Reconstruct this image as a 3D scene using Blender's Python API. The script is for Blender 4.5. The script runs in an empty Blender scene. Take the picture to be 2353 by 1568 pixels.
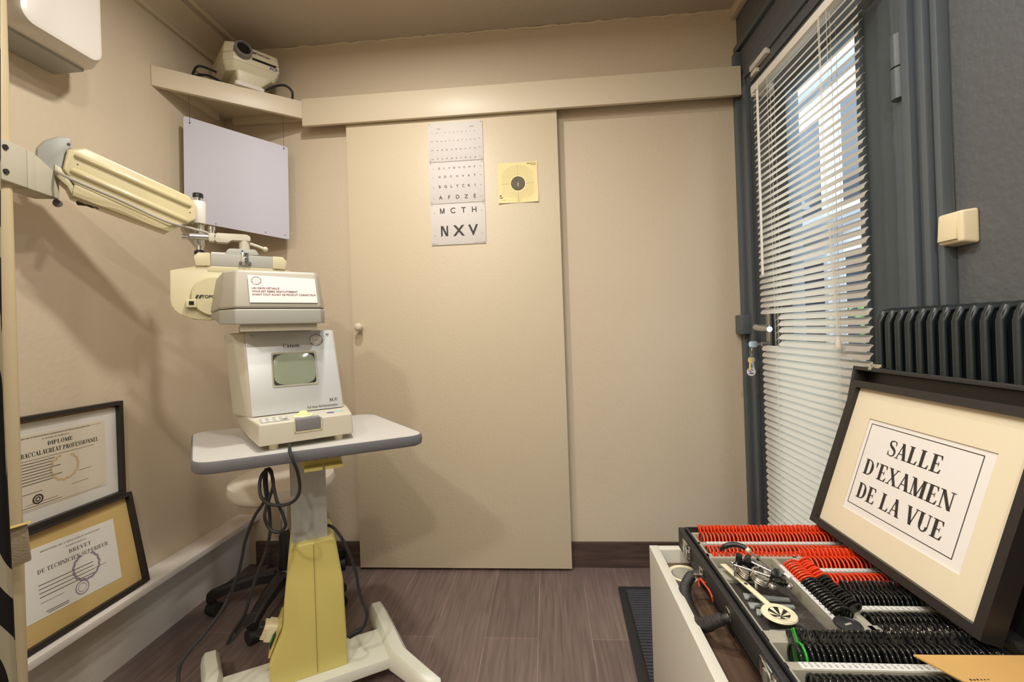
import bpy, bmesh, math, random
from mathutils import Vector, Matrix
random.seed(7)
S = bpy.context.scene
COL = S.collection
PI = math.pi

# ------------------------------------------------------------------ camera
FPX, CXP, CYP = 1012.28, 1176.5, 758.38            # focal length and principal point of a 2353 x 1568 frame
YAW, PIT, ROL, CAMH = .075048, .002219, .0339467, 1.07
Mcam = (Matrix.Rotation(YAW, 3, 'Z') @ Matrix.Rotation(PIT, 3, 'X') @ Matrix.Rotation(ROL, 3, 'Y'))
RIGHT, FWD, UP = Mcam.col[0].copy(), Mcam.col[1].copy(), Mcam.col[2].copy()
CAM = Vector((0, 0, CAMH))
cd = bpy.data.cameras.new('camera'); cam = bpy.data.objects.new('camera', cd); COL.objects.link(cam)
cd.sensor_width = 36; cd.lens = FPX / 2353 * 36; cd.shift_y = -(784 - CYP) / 2353; cd.clip_start = .02
cam.matrix_world = Matrix.Translation(CAM) @ Matrix((RIGHT, UP, -FWD)).transposed().to_4x4()
S.camera = cam

# ------------------------------------------------------------------ sky, lamps, exposure
S.view_settings.view_transform = 'Standard'
try: S.view_settings.look = 'None'
except Exception: pass
S.view_settings.gamma = 1; S.view_settings.exposure = 0.14
S.view_settings.use_curve_mapping = False
wd = bpy.data.worlds.new('world'); S.world = wd; wd.use_nodes = True
wn = wd.node_tree; bg = wn.nodes['Background']
bg.inputs[0].default_value = (.72, .84, 1.0, 1); bg.inputs[1].default_value = 5.0        # bright overcast sky

def lamp(name, loc, power, radius, color=(1, .958, .90)):
    l = bpy.data.lights.new(name, 'AREA'); l.shape = 'DISK'; l.size = radius * 2; l.energy = power; l.color = color
    o = bpy.data.objects.new(name, l); COL.objects.link(o); o.location = loc
    return o
lamp('overhead_light', (.05, -.75, 2.40), 19, .06)
lamp('overhead_light', (-.25, .55, 2.40), 9, .05)
lamp('overhead_light', (.38, .45, 2.40), 5, .06)
lamp('overhead_light', (-.85, -.65, 2.40), 20, .08)  # added fill light behind the camera, evens out the back wall
lamp('overhead_light', (-.52, 1.12, 2.40), 15, .05)  # added for the dim lower left, set where the boom's shadow implies a lamp

# ------------------------------------------------------------------ helpers
def ray(x, y):
    return RIGHT * ((x - CXP) / FPX) + FWD - UP * ((y - CYP) / FPX)
def at_ax(x, y, ax, v):
    d = ray(x, y); return CAM + d * ((v - CAM[ax]) / d[ax])
def at_x(x, y, v): return at_ax(x, y, 0, v)
def at_y(x, y, v): return at_ax(x, y, 1, v)
def at_z(x, y, v=0.): return at_ax(x, y, 2, v)
def at_d(x, y, d): return CAM + ray(x, y) * d
def at_plane(x, y, P, n):
    d = ray(x, y); return CAM + d * ((Vector(P) - CAM).dot(n) / d.dot(n))

def lin(c):
    return tuple(((v / 255) / 12.92 if v / 255 <= .04045 else ((v / 255 + .055) / 1.055) ** 2.4) for v in c)

MATS = {}
def mat(name, rgb, rough=.5, metal=0., var=.0, vscale=6., bump=0., bscale=80., coat=0., emit=0., trans=0., alpha=1.):
    m = bpy.data.materials.new(name); m.use_nodes = True
    nt = m.node_tree; b = nt.nodes['Principled BSDF']
    c = lin(rgb)
    b.inputs['Base Color'].default_value = (*c, 1); b.inputs['Roughness'].default_value = rough
    b.inputs['Metallic'].default_value = metal; b.inputs['Coat Weight'].default_value = coat
    b.inputs['Transmission Weight'].default_value = trans; b.inputs['Alpha'].default_value = alpha
    if emit:
        b.inputs['Emission Color'].default_value = (*c, 1); b.inputs['Emission Strength'].default_value = emit
    if var or bump:
        tc = nt.nodes.new('ShaderNodeTexCoord')
    if var:
        n = nt.nodes.new('ShaderNodeTexNoise'); n.inputs['Scale'].default_value = vscale; n.inputs['Detail'].default_value = 5
        nt.links.new(tc.outputs['Object'], n.inputs['Vector'])
        mx = nt.nodes.new('ShaderNodeMix'); mx.data_type = 'RGBA'
        mx.inputs[6].default_value = (*[v * (1 - var) for v in c], 1)
        mx.inputs[7].default_value = (*[min(1, v * (1 + var)) for v in c], 1)
        nt.links.new(n.outputs['Fac'], mx.inputs[0]); nt.links.new(mx.outputs[2], b.inputs['Base Color'])
    if bump:
        n2 = nt.nodes.new('ShaderNodeTexNoise'); n2.inputs['Scale'].default_value = bscale; n2.inputs['Detail'].default_value = 4
        nt.links.new(tc.outputs['Object'], n2.inputs['Vector'])
        bp = nt.nodes.new('ShaderNodeBump'); bp.inputs['Strength'].default_value = bump; bp.inputs['Distance'].default_value = .01
        nt.links.new(n2.outputs['Fac'], bp.inputs['Height']); nt.links.new(bp.outputs[0], b.inputs['Normal'])
    MATS[name] = m
    return m

M_wall = mat('wall_beige', (203, 187, 162), .55, var=.03, vscale=2.5, bump=.12, bscale=60)
M_ceil = mat('ceiling_paint', (186, 174, 156), .8, var=.06, vscale=3, bump=.15, bscale=40)
M_trim = mat('trim_beige', (212, 198, 172), .42, var=.02, bump=.05, bscale=40)
M_door = mat('door_beige', (207, 192, 164), .42, var=.025, vscale=2, bump=.08, bscale=70)
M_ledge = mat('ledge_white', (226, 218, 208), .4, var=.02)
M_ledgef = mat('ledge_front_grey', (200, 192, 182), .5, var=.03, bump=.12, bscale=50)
M_dark = mat('door_dark_grey', (84, 91, 95), .42, var=.04, bump=.04, bscale=60)
M_darkw = mat('wall_dark_grey', (89, 92, 94), .5, var=.05, vscale=3, bump=.25, bscale=55)
M_rad = mat('radiator_paint', (30, 38, 39), .36, var=.05, bump=.06, bscale=60)
M_blind = mat('blind_white', (226, 220, 208), .45)
M_cordw = mat('cord_cream', (214, 204, 184), .6)
M_cream = mat('cream_plastic', (200, 190, 152), .34, var=.02)
M_ivoryp = mat('projector_ivory', (220, 211, 182), .35)
M_armc = mat('cream_enamel', (206, 193, 150), .25, var=.02, coat=.4)
M_putty = mat('putty_plastic', (192, 185, 165), .38)
M_grey = mat('grey_plastic', (164, 162, 152), .4)
M_dgrey = mat('dark_grey_plastic', (120, 118, 116), .4)
M_silver = mat('silver_paint', (196, 198, 196), .38, metal=.25, var=.03, vscale=200)
M_alu = mat('aluminium', (190, 190, 186), .3, metal=.8)
M_chrome = mat('chrome', (215, 215, 212), .12, metal=1)
M_black = mat('black_plastic', (26, 26, 28), .35)
M_bgloss = mat('black_gloss', (22, 23, 24), .16, coat=.3)
M_leather = mat('black_leatherette', (40, 39, 38), .5, bump=.25, bscale=300)
M_rubber = mat('black_rubber', (30, 30, 31), .6)
M_ring = mat('frame_black', (38, 34, 33), .42)
M_yellow = mat('yellow_enamel', (208, 194, 112), .33, var=.02)
M_offw = mat('offwhite_enamel', (222, 222, 206), .35, var=.02)
M_table = mat('table_grey', (194, 191, 185), .35, var=.02)
M_edge = mat('table_edge_grey', (104, 104, 107), .4, var=.05, vscale=30)
M_screenw = mat('screen_silver', (188, 184, 194), .5, var=.03, vscale=5)
M_paper = mat('paper_white', (228, 224, 218), .6)
M_acry = mat('chart_white', (208, 202, 196), .6)
M_ink = mat('ink', (48, 44, 40), .6)
M_inkb = mat('ink_blue', (50, 60, 150), .6)
M_inkr = mat('ink_maroon', (120, 66, 60), .6)
M_inkg = mat('ink_grey', (120, 108, 104), .6)
M_target = mat('target_paper', (232, 214, 152), .6, var=.03)
M_kraft = mat('kraft_mat', (206, 176, 116), .6, var=.05, vscale=20)
M_card = mat('cardboard', (196, 156, 92), .65, var=.07, vscale=25)
M_mat = mat('cream_mat_board', (224, 212, 184), .6, var=.01)
M_diplo = mat('diploma_paper', (224, 214, 196), .6, var=.05, vscale=8)
M_red = mat('red_plastic', (222, 62, 22), .22, coat=.3)
M_green = mat('green_plastic', (40, 150, 44), .25, coat=.3)
M_tray = mat('tray_grey', (158, 154, 138), .5, var=.03)
M_foam = mat('foam_dark', (58, 52, 46), .85, bump=.3, bscale=500)
M_label = mat('label_strip', (212, 212, 206), .4)
M_gaug = mat('gauge_grey', (150, 154, 150), .4)
M_whitep = mat('white_plastic', (218, 211, 200), .35)
M_ivory = mat('ivory_plastic', (232, 222, 186), .3)
M_switch = mat('switch_cream', (230, 214, 178), .35)
M_skin = mat('stool_vinyl', (230, 220, 204), .4)
M_cab = mat('cabinet_white', (206, 203, 190), .3)
M_cabg = mat('cabinet_side', (190, 184, 170), .25)
M_crt = mat('crt_glass', (146, 154, 132), .08, coat=.5)
M_ball = mat('trackball', (240, 226, 150), .15, coat=.5)
M_lcd = mat('dark_window', (20, 22, 20), .1)
M_led = mat('green_switch', (20, 120, 40), .2, coat=.5)
M_matting = mat('doormat_grey', (64, 64, 68), .9, bump=.6, bscale=250)
M_brass = mat('brass', (190, 150, 80), .3, metal=.9)
M_stone = mat('facade_stone', (214, 214, 212), .8, var=.08, vscale=1.5)
M_stoned = mat('facade_grey', (140, 144, 152), .8, var=.1, vscale=2)
M_pane = mat('facade_pane', (40, 50, 64), .1)
M_leaf = mat('foliage', (70, 120, 44), .6, var=.3, vscale=12)
M_trunk = mat('bark', (80, 66, 52), .9)
M_ground = mat('paving', (150, 148, 142), .9, var=.06)
M_wirec = mat('wire', (90, 84, 76), .5)

def glass(name, tint=(.95, .97, .96), rough=.0, ior=1.45):
    m = bpy.data.materials.new(name); m.use_nodes = True
    nt = m.node_tree; nt.nodes.remove(nt.nodes['Principled BSDF'])
    out = nt.nodes['Material Output']
    tr = nt.nodes.new('ShaderNodeBsdfTransparent'); tr.inputs[0].default_value = (*tint, 1)
    gl = nt.nodes.new('ShaderNodeBsdfGlossy'); gl.inputs['Roughness'].default_value = rough
    f0 = ((ior - 1) / (ior + 1)) ** 2                     # Schlick reflectance, the same from both sides of a thin pane
    ge = nt.nodes.new('ShaderNodeNewGeometry'); dt = nt.nodes.new('ShaderNodeVectorMath'); dt.operation = 'DOT_PRODUCT'
    nt.links.new(ge.outputs['Normal'], dt.inputs[0]); nt.links.new(ge.outputs['Incoming'], dt.inputs[1])
    def mth(op, a, b=None):
        n = nt.nodes.new('ShaderNodeMath'); n.operation = op
        for k, v in enumerate((a, b)):
            if v is None: continue
            if isinstance(v, float): n.inputs[k].default_value = v
            else: nt.links.new(v, n.inputs[k])
        return n.outputs[0]
    fac = mth('ADD', mth('MULTIPLY', mth('POWER', mth('SUBTRACT', 1., mth('ABSOLUTE', dt.outputs['Value'])), 5.), 1 - f0), f0)
    mx = nt.nodes.new('ShaderNodeMixShader')
    nt.links.new(fac, mx.inputs[0]); nt.links.new(tr.outputs[0], mx.inputs[1]); nt.links.new(gl.outputs[0], mx.inputs[2])
    nt.links.new(mx.outputs[0], out.inputs[0])
    return m
M_glass = glass('window_glass'); M_pglass = glass('picture_glass', (.99, .99, .98), 0, 1.12); M_lens = glass('lens_glass', (.9, .93, .92)); M_poly = glass('clear_polythene', (.93, .93, .93), .15)

def wood(name, c1, c2, axis='Y', planks=True, scale=1., rough=.38, pw=.185, pl=1.22):
    m = bpy.data.materials.new(name); m.use_nodes = True
    nt = m.node_tree; N = nt.nodes; L = nt.links; b = N['Principled BSDF']; b.inputs['Roughness'].default_value = rough
    tc = N.new('ShaderNodeTexCoord'); mp = N.new('ShaderNodeMapping'); L.new(tc.outputs['Object'], mp.inputs[0])
    mp.inputs['Scale'].default_value = {'Y': (26, 1.6, 26), 'X': (1.6, 26, 26)}[axis]
    n = N.new('ShaderNodeTexNoise'); n.inputs['Scale'].default_value = 3 * scale; n.inputs['Detail'].default_value = 8; n.inputs['Distortion'].default_value = .6
    L.new(mp.outputs[0], n.inputs['Vector'])
    cr = N.new('ShaderNodeValToRGB'); cr.color_ramp.elements[0].position = .32; cr.color_ramp.elements[1].position = .7
    cr.color_ramp.elements[0].color = (*lin(c1), 1); cr.color_ramp.elements[1].color = (*lin(c2), 1)
    L.new(n.outputs['Fac'], cr.inputs[0])
    last = cr.outputs[0]
    if planks:
        m2 = N.new('ShaderNodeMapping'); L.new(tc.outputs['Object'], m2.inputs[0]); m2.inputs['Rotation'].default_value = (0, 0, math.radians(90))
        m2.inputs['Location'].default_value = (.31, .06, 0)
        br = N.new('ShaderNodeTexBrick'); L.new(m2.outputs[0], br.inputs['Vector'])
        br.inputs['Scale'].default_value = 1; br.inputs['Brick Width'].default_value = pl; br.inputs['Row Height'].default_value = pw
        br.inputs['Mortar Size'].default_value = .0016; br.inputs['Mortar Smooth'].default_value = .2
        br.inputs['Color1'].default_value = (.86, .86, .86, 1); br.inputs['Color2'].default_value = (1.12, 1.1, 1.1, 1); br.inputs['Mortar'].default_value = (1.6, 1.55, 1.55, 1)
        mx = N.new('ShaderNodeMix'); mx.data_type = 'RGBA'; mx.blend_type = 'MULTIPLY'; mx.inputs[0].default_value = 1
        L.new(last, mx.inputs[6]); L.new(br.outputs['Color'], mx.inputs[7]); last = mx.outputs[2]
    L.new(last, b.inputs['Base Color'])
    return m
M_floor = wood('floor_vinyl_wood', (98, 82, 77), (122, 105, 98), 'Y')
M_base = wood('baseboard_wood', (62, 48, 42), (92, 74, 66), 'X', planks=False)
M_wenge = wood('cabinet_wenge', (66, 50, 40), (104, 82, 66), 'Y', planks=False)

def zebra():
    m = bpy.data.materials.new('curtain_zebra'); m.use_nodes = True
    nt = m.node_tree; N = nt.nodes; L = nt.links; b = N['Principled BSDF']; b.inputs['Roughness'].default_value = .9
    tc = N.new('ShaderNodeTexCoord'); mp = N.new('ShaderNodeMapping'); mp.inputs['Scale'].default_value = (1, 1, .35)
    L.new(tc.outputs['Object'], mp.inputs[0])
    w = N.new('ShaderNodeTexWave'); w.inputs['Scale'].default_value = 6.5; w.inputs['Distortion'].default_value = 9; w.inputs['Detail'].default_value = 1; w.inputs['Detail Scale'].default_value = .8
    w.bands_direction = 'DIAGONAL'; L.new(mp.outputs[0], w.inputs['Vector'])
    cr = N.new('ShaderNodeValToRGB'); cr.color_ramp.interpolation = 'CONSTANT'
    cr.color_ramp.elements[0].color = (*lin((34, 31, 30)), 1); cr.color_ramp.elements[1].position = .62; cr.color_ramp.elements[1].color = (*lin((190, 184, 160)), 1)
    L.new(w.outputs['Fac'], cr.inputs[0]); L.new(cr.outputs[0], b.inputs['Base Color'])
    return m
M_zebra = zebra()

class MB:
    """collects shapes into one mesh"""
    def __init__(s): s.bm = bmesh.new(); s.mi = 0
    def add(s, bm2, mx=None, smooth=False):
        if mx is not None: bm2.transform(mx)
        vm = {}
        for v in bm2.verts: vm[v] = s.bm.verts.new(v.co)
        for f in bm2.faces:
            try: g = s.bm.faces.new([vm[v] for v in f.verts])
            except ValueError: continue
            g.material_index = s.mi; g.smooth = smooth or f.smooth
        bm2.free(); return s
    def box(s, a, b, bev=0., mx=None, seg=2):
        t = bmesh.new(); bmesh.ops.create_cube(t, size=1)
        a, b = Vector(a), Vector(b)
        for v in t.verts: v.co = Vector(((a.x + b.x) / 2 + v.co.x * abs(b.x - a.x), (a.y + b.y) / 2 + v.co.y * abs(b.y - a.y), (a.z + b.z) / 2 + v.co.z * abs(b.z - a.z)))
        if bev: bmesh.ops.bevel(t, geom=t.edges[:], offset=bev, segments=seg, affect='EDGES', profile=.6)
        return s.add(t, mx, smooth=False)
    def prism(s, poly, z0, z1, mx=None, bev=0., seg=2, top=None, smooth=False):
        """poly in xy, extruded z0..z1 ; top: another outline for the z1 end"""
        t = bmesh.new(); n = len(poly); tp = top or poly
        lo = [t.verts.new((p[0], p[1], z0)) for p in poly]; hi = [t.verts.new((p[0], p[1], z1)) for p in tp]
        ar = sum(poly[i][0] * poly[(i + 1) % n][1] - poly[(i + 1) % n][0] * poly[i][1] for i in range(n))
        if (ar > 0) != (z1 > z0): lo.reverse(); hi.reverse()
        t.faces.new(lo[::-1]); t.faces.new(hi)
        for i in range(n): t.faces.new((lo[i], lo[(i + 1) % n], hi[(i + 1) % n], hi[i]))
        if bev:
            bmesh.ops.bevel(t, geom=[e for e in t.edges], offset=bev, segments=seg, affect='EDGES', profile=.6, clamp_overlap=True)
        return s.add(t, mx, smooth)
    def hexa(s, lo, hi, bev=0., seg=2, mx=None, smooth=False):
        """solid between two rings of 3-D points"""
        t = bmesh.new(); n = len(lo)
        a = [t.verts.new(p) for p in lo]; b = [t.verts.new(p) for p in hi]
        t.faces.new(a[::-1]); t.faces.new(b)
        for i in range(n): t.faces.new((a[i], a[(i + 1) % n], b[(i + 1) % n], b[i]))
        bmesh.ops.recalc_face_normals(t, faces=t.faces[:])
        if bev: bmesh.ops.bevel(t, geom=t.edges[:], offset=bev, segments=seg, affect='EDGES', profile=.6, clamp_overlap=True)
        return s.add(t, mx, smooth)
    def loft(s, rings, mx=None, smooth=True, cap=True, bev=0.):
        t = bmesh.new(); R = [[t.verts.new(p) for p in r] for r in rings]; n = len(rings[0])
        for a, b in zip(R, R[1:]):
            for i in range(n):
                f = t.faces.new((a[i], a[(i + 1) % n], b[(i + 1) % n], b[i])); f.smooth = smooth
        if cap: t.faces.new(R[0][::-1]); t.faces.new(R[-1])
        bmesh.ops.recalc_face_normals(t, faces=t.faces[:])
        if bev: bmesh.ops.bevel(t, geom=t.edges[:], offset=bev, segments=2, affect='EDGES', clamp_overlap=True)
        return s.add(t, mx)
    def tube(s, pts, r, seg=8, smooth=True, cap=True, sub=0):
        pts = [Vector(p) for p in pts]
        if sub: pts = spline(pts, sub)
        rs = r if isinstance(r, (list, tuple)) else [r] * len(pts)
        if len(rs) != len(pts): rs = [rs[min(len(rs) - 1, int(i * len(rs) / len(pts)))] for i in range(len(pts))]
        up = None; rings = []
        for i, p in enumerate(pts):
            d = (pts[min(i + 1, len(pts) - 1)] - pts[max(i - 1, 0)]).normalized()
            if up is None: up = d.orthogonal().normalized()
            else:
                up = up - d * up.dot(d)
                up = up.normalized() if up.length > 1e-6 else d.orthogonal().normalized()
            side = d.cross(up)
            rings.append([p + (up * math.cos(2 * PI * k / seg) + side * math.sin(2 * PI * k / seg)) * rs[i] for k in range(seg)])
        return s.loft(rings, None, smooth, cap)
    def cyl(s, a, b, r, r2=None, seg=24, smooth=True):
        return s.tube([a, b], [r, r if r2 is None else r2], seg, smooth)
    def lathe(s, prof, seg=32, mx=None, smooth=True):
        """prof: (r, z) list, about z"""
        return s.loft([[(max(r, 1e-5) * math.cos(2 * PI * k / seg), max(r, 1e-5) * math.sin(2 * PI * k / seg), z) for k in range(seg)] for r, z in prof], mx, smooth)
    def sphere(s, c, r, seg=20, sc=(1, 1, 1)):
        t = bmesh.new(); bmesh.ops.create_uvsphere(t, u_segments=seg, v_segments=seg // 2, radius=r)
        return s.add(t, Matrix.Translation(c) @ Matrix.Diagonal((*sc, 1)), True)
    def poly(s, pts, mx=None):
        t = bmesh.new(); t.faces.new([t.verts.new(p) for p in pts]); return s.add(t, mx)
    def ring2d(s, r0, r1, mx, seg=48, a0=0, a1=2 * PI):
        t = bmesh.new(); full = abs(a1 - a0 - 2 * PI) < 1e-6; n = seg
        A = [a0 + (a1 - a0) * i / n for i in range(n if full else n + 1)]
        i_ = [t.verts.new((r0 * math.cos(a), r0 * math.sin(a), 0)) for a in A]; o_ = [t.verts.new((r1 * math.cos(a), r1 * math.sin(a), 0)) for a in A]
        for k in range(n):
            j = (k + 1) % len(A); t.faces.new((i_[k], o_[k], o_[j], i_[j]))
        return s.add(t, mx)
    def build(s, name, mats, parent=None, kind=None, sharp=None):
        me = bpy.data.meshes.new(name)
        s.bm.to_mesh(me); s.bm.free()
        me.set_sharp_from_angle(angle=math.radians(38))
        for m in (mats if isinstance(mats, (list, tuple)) else [mats]): me.materials.append(m)
        o = bpy.data.objects.new(name, me); COL.objects.link(o)
        if parent is not None: o.parent = parent
        if kind: o['kind'] = kind
        return o

def spline(P, sub):
    out = []
    for i in range(len(P) - 1):
        p0, p1, p2, p3 = P[max(i - 1, 0)], P[i], P[i + 1], P[min(i + 2, len(P) - 1)]
        for k in range(sub):
            t = k / sub
            out.append(.5 * ((2 * p1) + (p2 - p0) * t + (2 * p0 - 5 * p1 + 4 * p2 - p3) * t * t + (3 * p1 - p0 - 3 * p2 + p3) * t ** 3))
    out.append(P[-1]); return out

def tag(o, label, cat, group=None):
    o['label'] = label; o['category'] = cat
    if group: o['group'] = group
    return o
def thing(name, label, cat, loc=(0, 0, 0), yaw=0, group=None, rot=None):
    o = bpy.data.objects.new(name, None); COL.objects.link(o); o.empty_display_size = .05
    R = rot.to_4x4() if rot is not None else Matrix.Rotation(math.radians(yaw), 4, 'Z')
    o.matrix_world = Matrix.Translation(loc) @ R
    return tag(o, label, cat, group)
def wm(o): return o.matrix_world.copy()
def struct(name, mb, m): return mb.build(name, m, kind='structure')
def frame(o, ux, uy):
    """matrix of a flat surface: x along ux, y along uy, z out of it"""
    ux = Vector(ux).normalized(); uy = Vector(uy); uy = (uy - ux * uy.dot(ux)).normalized(); n = ux.cross(uy)
    return Matrix.Translation(o) @ Matrix((ux, uy, n)).transposed().to_4x4()
T = Matrix.Translation

# -------------------------------------------------- lettering
_tc = {}
def textmesh(st, bold=0., shear=0., space=1.):
    k = (st, bold, shear, space)
    if k in _tc: return _tc[k]
    cu = bpy.data.curves.new('t', 'FONT'); cu.body = st; cu.size = 1; cu.align_x = 'LEFT'; cu.offset = bold; cu.shear = shear; cu.space_character = space; cu.resolution_u = 3
    o = bpy.data.objects.new('t', cu); COL.objects.link(o)
    dg = bpy.context.evaluated_depsgraph_get(); me = bpy.data.meshes.new_from_object(o.evaluated_get(dg))
    vs = [v.co.to_2d() for v in me.vertices]; fs = [tuple(p.vertices) for p in me.polygons]
    bpy.data.objects.remove(o); bpy.data.curves.remove(cu); bpy.data.meshes.remove(me)
    x0 = min([v.x for v in vs] or [0]); x1 = max([v.x for v in vs] or [0])
    _tc[k] = ([(v.x - x0, v.y) for v in vs], fs, x1 - x0)
    return _tc[k]
def text(mb, st, mx, h, align='C', bold=0., shear=0., width=None, space=1., eps=.0004):
    """lettering with cap height h at the origin of mx (baseline)"""
    if not st.strip(): return
    vs, fs, w = textmesh(st, bold, shear, space)
    sy = h / .69; sx = sy if width is None else width / w
    off = {'C': -w / 2, 'L': 0, 'R': -w}[align]
    t = bmesh.new(); V = [t.verts.new(((x + off) * sx, y * sy, eps)) for x, y in vs]
    for f in fs:
        try: t.faces.new([V[i] for i in f])
        except ValueError: pass
    mb.add(t, mx)
def text_arc(mb, st, mx, r, h, a_mid, inside=False, bold=.02, space=1.15):
    ws = [textmesh(c, bold)[2] * h / .69 if c != ' ' else h * .35 for c in st]
    tot = sum(ws) + h * .22 * (len(st) - 1); pos = -tot / 2
    for c, w in zip(st, ws):
        mid = pos + w / 2; pos += w + h * .22
        if inside:
            a = a_mid + mid / r; R = Matrix.Rotation(a + PI / 2, 4, 'Z'); rr = r + h / 2
        else:
            a = a_mid - mid / r; R = Matrix.Rotation(a - PI / 2, 4, 'Z'); rr = r - h / 2
        text(mb, c, mx @ T((rr * math.cos(a), rr * math.sin(a), 0)) @ R, h, 'C', bold)

# serif capitals drawn as strokes: height 1
def _stem(x0, y0, x1, y1, w):
    return [(x0 - w / 2, y0), (x0 + w / 2, y0), (x1 + w / 2, y1), (x1 - w / 2, y1)]
def _ser(x, y, w=.34):
    h = .045; y0 = y if y < .5 else y - h
    return [(x - w / 2, y0), (x + w / 2, y0), (x + w / 2, y0 + h), (x - w / 2, y0 + h)]
def _bar(x0, x1, y, h=.05): return [(x0, y), (x1, y), (x1, y + h), (x0, y + h)]
def _bowl(cx, cy, rx, ry, a0, a1, tk, tn, n=14):
    ps = []
    for i in range(n):
        q = []
        for k in (i, i + 1):
            a = a0 + (a1 - a0) * k / n; w = tn + (tk - tn) * abs(math.cos(a)) ** 1.3
            q.append(((cx + rx * math.cos(a), cy + ry * math.sin(a)), (cx + (rx - w) * math.cos(a), cy + (ry - min(w, tn * 1.2)) * math.sin(a))))
        ps.append([q[0][0], q[1][0], q[1][1], q[0][1]])
    return ps
def _S():
    c = [(.50, .80), (.44, .93), (.29, .97), (.13, .90), (.10, .74), (.22, .60), (.40, .47), (.50, .31), (.46, .11), (.30, .03), (.13, .08), (.06, .24)]
    P = spline([Vector((x, y, 0)) for x, y in c], 4); n = len(P); ps = []
    for i in range(n - 1):
        q = []
        for k in (i, i + 1):
            d = (P[min(k + 1, n - 1)] - P[max(k - 1, 0)]).normalized(); nn = Vector((-d.y, d.x, 0)); u = k / (n - 1)
            w = .025 + .06 * math.exp(-((u - .5) / .2) ** 2)
            q.append((P[k] + nn * w, P[k] - nn * w))
        ps.append([q[0][0][:2], q[1][0][:2], q[1][1][:2], q[0][1][:2]])
    ps.append([(.47, .70), (.51, .70), (.51, .96), (.475, .96)]); ps.append([(.05, .03), (.085, .03), (.09, .31), (.05, .31)])
    return ps
def glyph(c):
    k, t = .185, .055
    if c == 'S': return _S(), .58
    if c in 'EFL':
        g = [_stem(.2, 0, .2, 1, k), _ser(.19, 0), _ser(.19, 1)]
        if c != 'F': g += [_bar(.2, .60, 0, .05), [(.60, 0), (.645, .25), (.61, .25), (.50, .04)]]
        if c != 'L': g += [_bar(.2, .58, .95, .05), [(.58, 1), (.60, .76), (.565, .76), (.48, .96)], _bar(.2, .44, .48), [(.44, .38), (.47, .38), (.47, .63), (.44, .63)]]
        return g, .68
    if c == 'A': return [_stem(.10, 0, .37, 1, t), _stem(.60, 0, .36, 1, k), _ser(.10, 0, .24), _ser(.60, 0, .30), _bar(.2, .52, .30)], .74
    if c == 'V': return [_stem(.36, 0, .13, 1, k), _stem(.37, 0, .62, 1, t), _ser(.13, 1, .30), _ser(.62, 1, .24)], .74
    if c == 'M': return [_stem(.14, 0, .14, 1, t), _stem(.44, 0, .17, 1, k), _stem(.44, 0, .72, 1, t), _stem(.76, 0, .76, 1, k), _ser(.14, 0, .24), _ser(.76, 0, .32), _ser(.12, 1, .26), _ser(.78, 1, .30)], .94
    if c == 'N': return [_stem(.14, 0, .14, 1, t), _stem(.62, 0, .15, 1, k), _stem(.65, 0, .65, 1, t), _ser(.14, 0, .26), _ser(.12, 1, .28), _ser(.65, 1, .26)], .76
    if c == 'U': return [_stem(.16, .3, .16, 1, k), _stem(.60, .3, .60, 1, t)] + _bowl(.355, .3, .27, .31, PI, 2 * PI, k * .8, t) + [_ser(.16, 1, .32), _ser(.60, 1, .24)], .76
    if c == 'X': return [_stem(.60, 0, .16, 1, k), _stem(.12, 0, .62, 1, t), _ser(.60, 0, .30), _ser(.12, 0, .24), _ser(.16, 1, .30), _ser(.62, 1, .24)], .76
    if c == 'D': return [_stem(.18, 0, .18, 1, k), _ser(.16, 0, .28), _ser(.16, 1, .28), _bar(.18, .34, 0), _bar(.18, .34, .95)] + _bowl(.32, .5, .38, .5, -PI / 2, PI / 2, k, t), .76
    if c in 'PRB':
        g = [_stem(.18, 0, .18, 1, k), _ser(.17, 0, .32), _ser(.16, 1, .28), _bar(.18, .36, .95), _bar(.18, .36, .46)] + _bowl(.34, .73, .26, .27, -PI / 2, PI / 2, k * .9, t)
        if c == 'R': g += [_stem(.62, 0, .36, .5, k * .9), _ser(.64, 0, .22)]
        if c == 'B': g += [_bar(.18, .36, 0)] + _bowl(.34, .25, .30, .26, -PI / 2, PI / 2, k * .9, t)
        return g, .70
    if c == 'O': return _bowl(.38, .5, .36, .51, 0, 2 * PI, k, t, 28), .80
    if c == 'C': return _bowl(.40, .5, .37, .51, .22 * PI, 1.78 * PI, k, t, 24) + [[(.66, .70), (.70, .70), (.70, .98), (.665, .95)]], .76
    if c == 'I': return [_stem(.18, 0, .18, 1, k), _ser(.18, 0), _ser(.18, 1)], .38
    if c == 'H': return [_stem(.18, 0, .18, 1, k), _stem(.60, 0, .60, 1, k), _ser(.18, 0), _ser(.18, 1), _ser(.60, 0), _ser(.60, 1), _bar(.2, .6, .48)], .78
    if c == 'T': return [_stem(.33, 0, .33, 1, k), _ser(.33, 0, .34), _bar(.04, .62, .95), [(.04, 1), (.03, .74), (.065, .74), (.14, .96)], [(.62, 1), (.63, .74), (.595, .74), (.52, .96)]], .68
    if c == 'o': return _bowl(.30, .33, .28, .35, 0, 2 * PI, k, t, 24), .60
    if c == 'n': return [_stem(.16, 0, .16, .66, k), _ser(.16, 0, .30), [(.02, .62), (.16, .62), (.16, .66), (.02, .66)], _stem(.54, 0, .54, .42, k), _ser(.54, 0, .30)] + _bowl(.38, .40, .235, .27, 0, PI, k, t, 12), .70
    if c == 'a': return [_stem(.42, .06, .42, .44, k)] + _bowl(.26, .44, .235, .235, 0, PI, k, t, 12) + _bowl(.24, .19, .21, .20, PI * .25, PI * 1.8, k, t, 14) + [[(.36, 0), (.60, 0), (.60, .05), (.42, .09)]], .62
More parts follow.
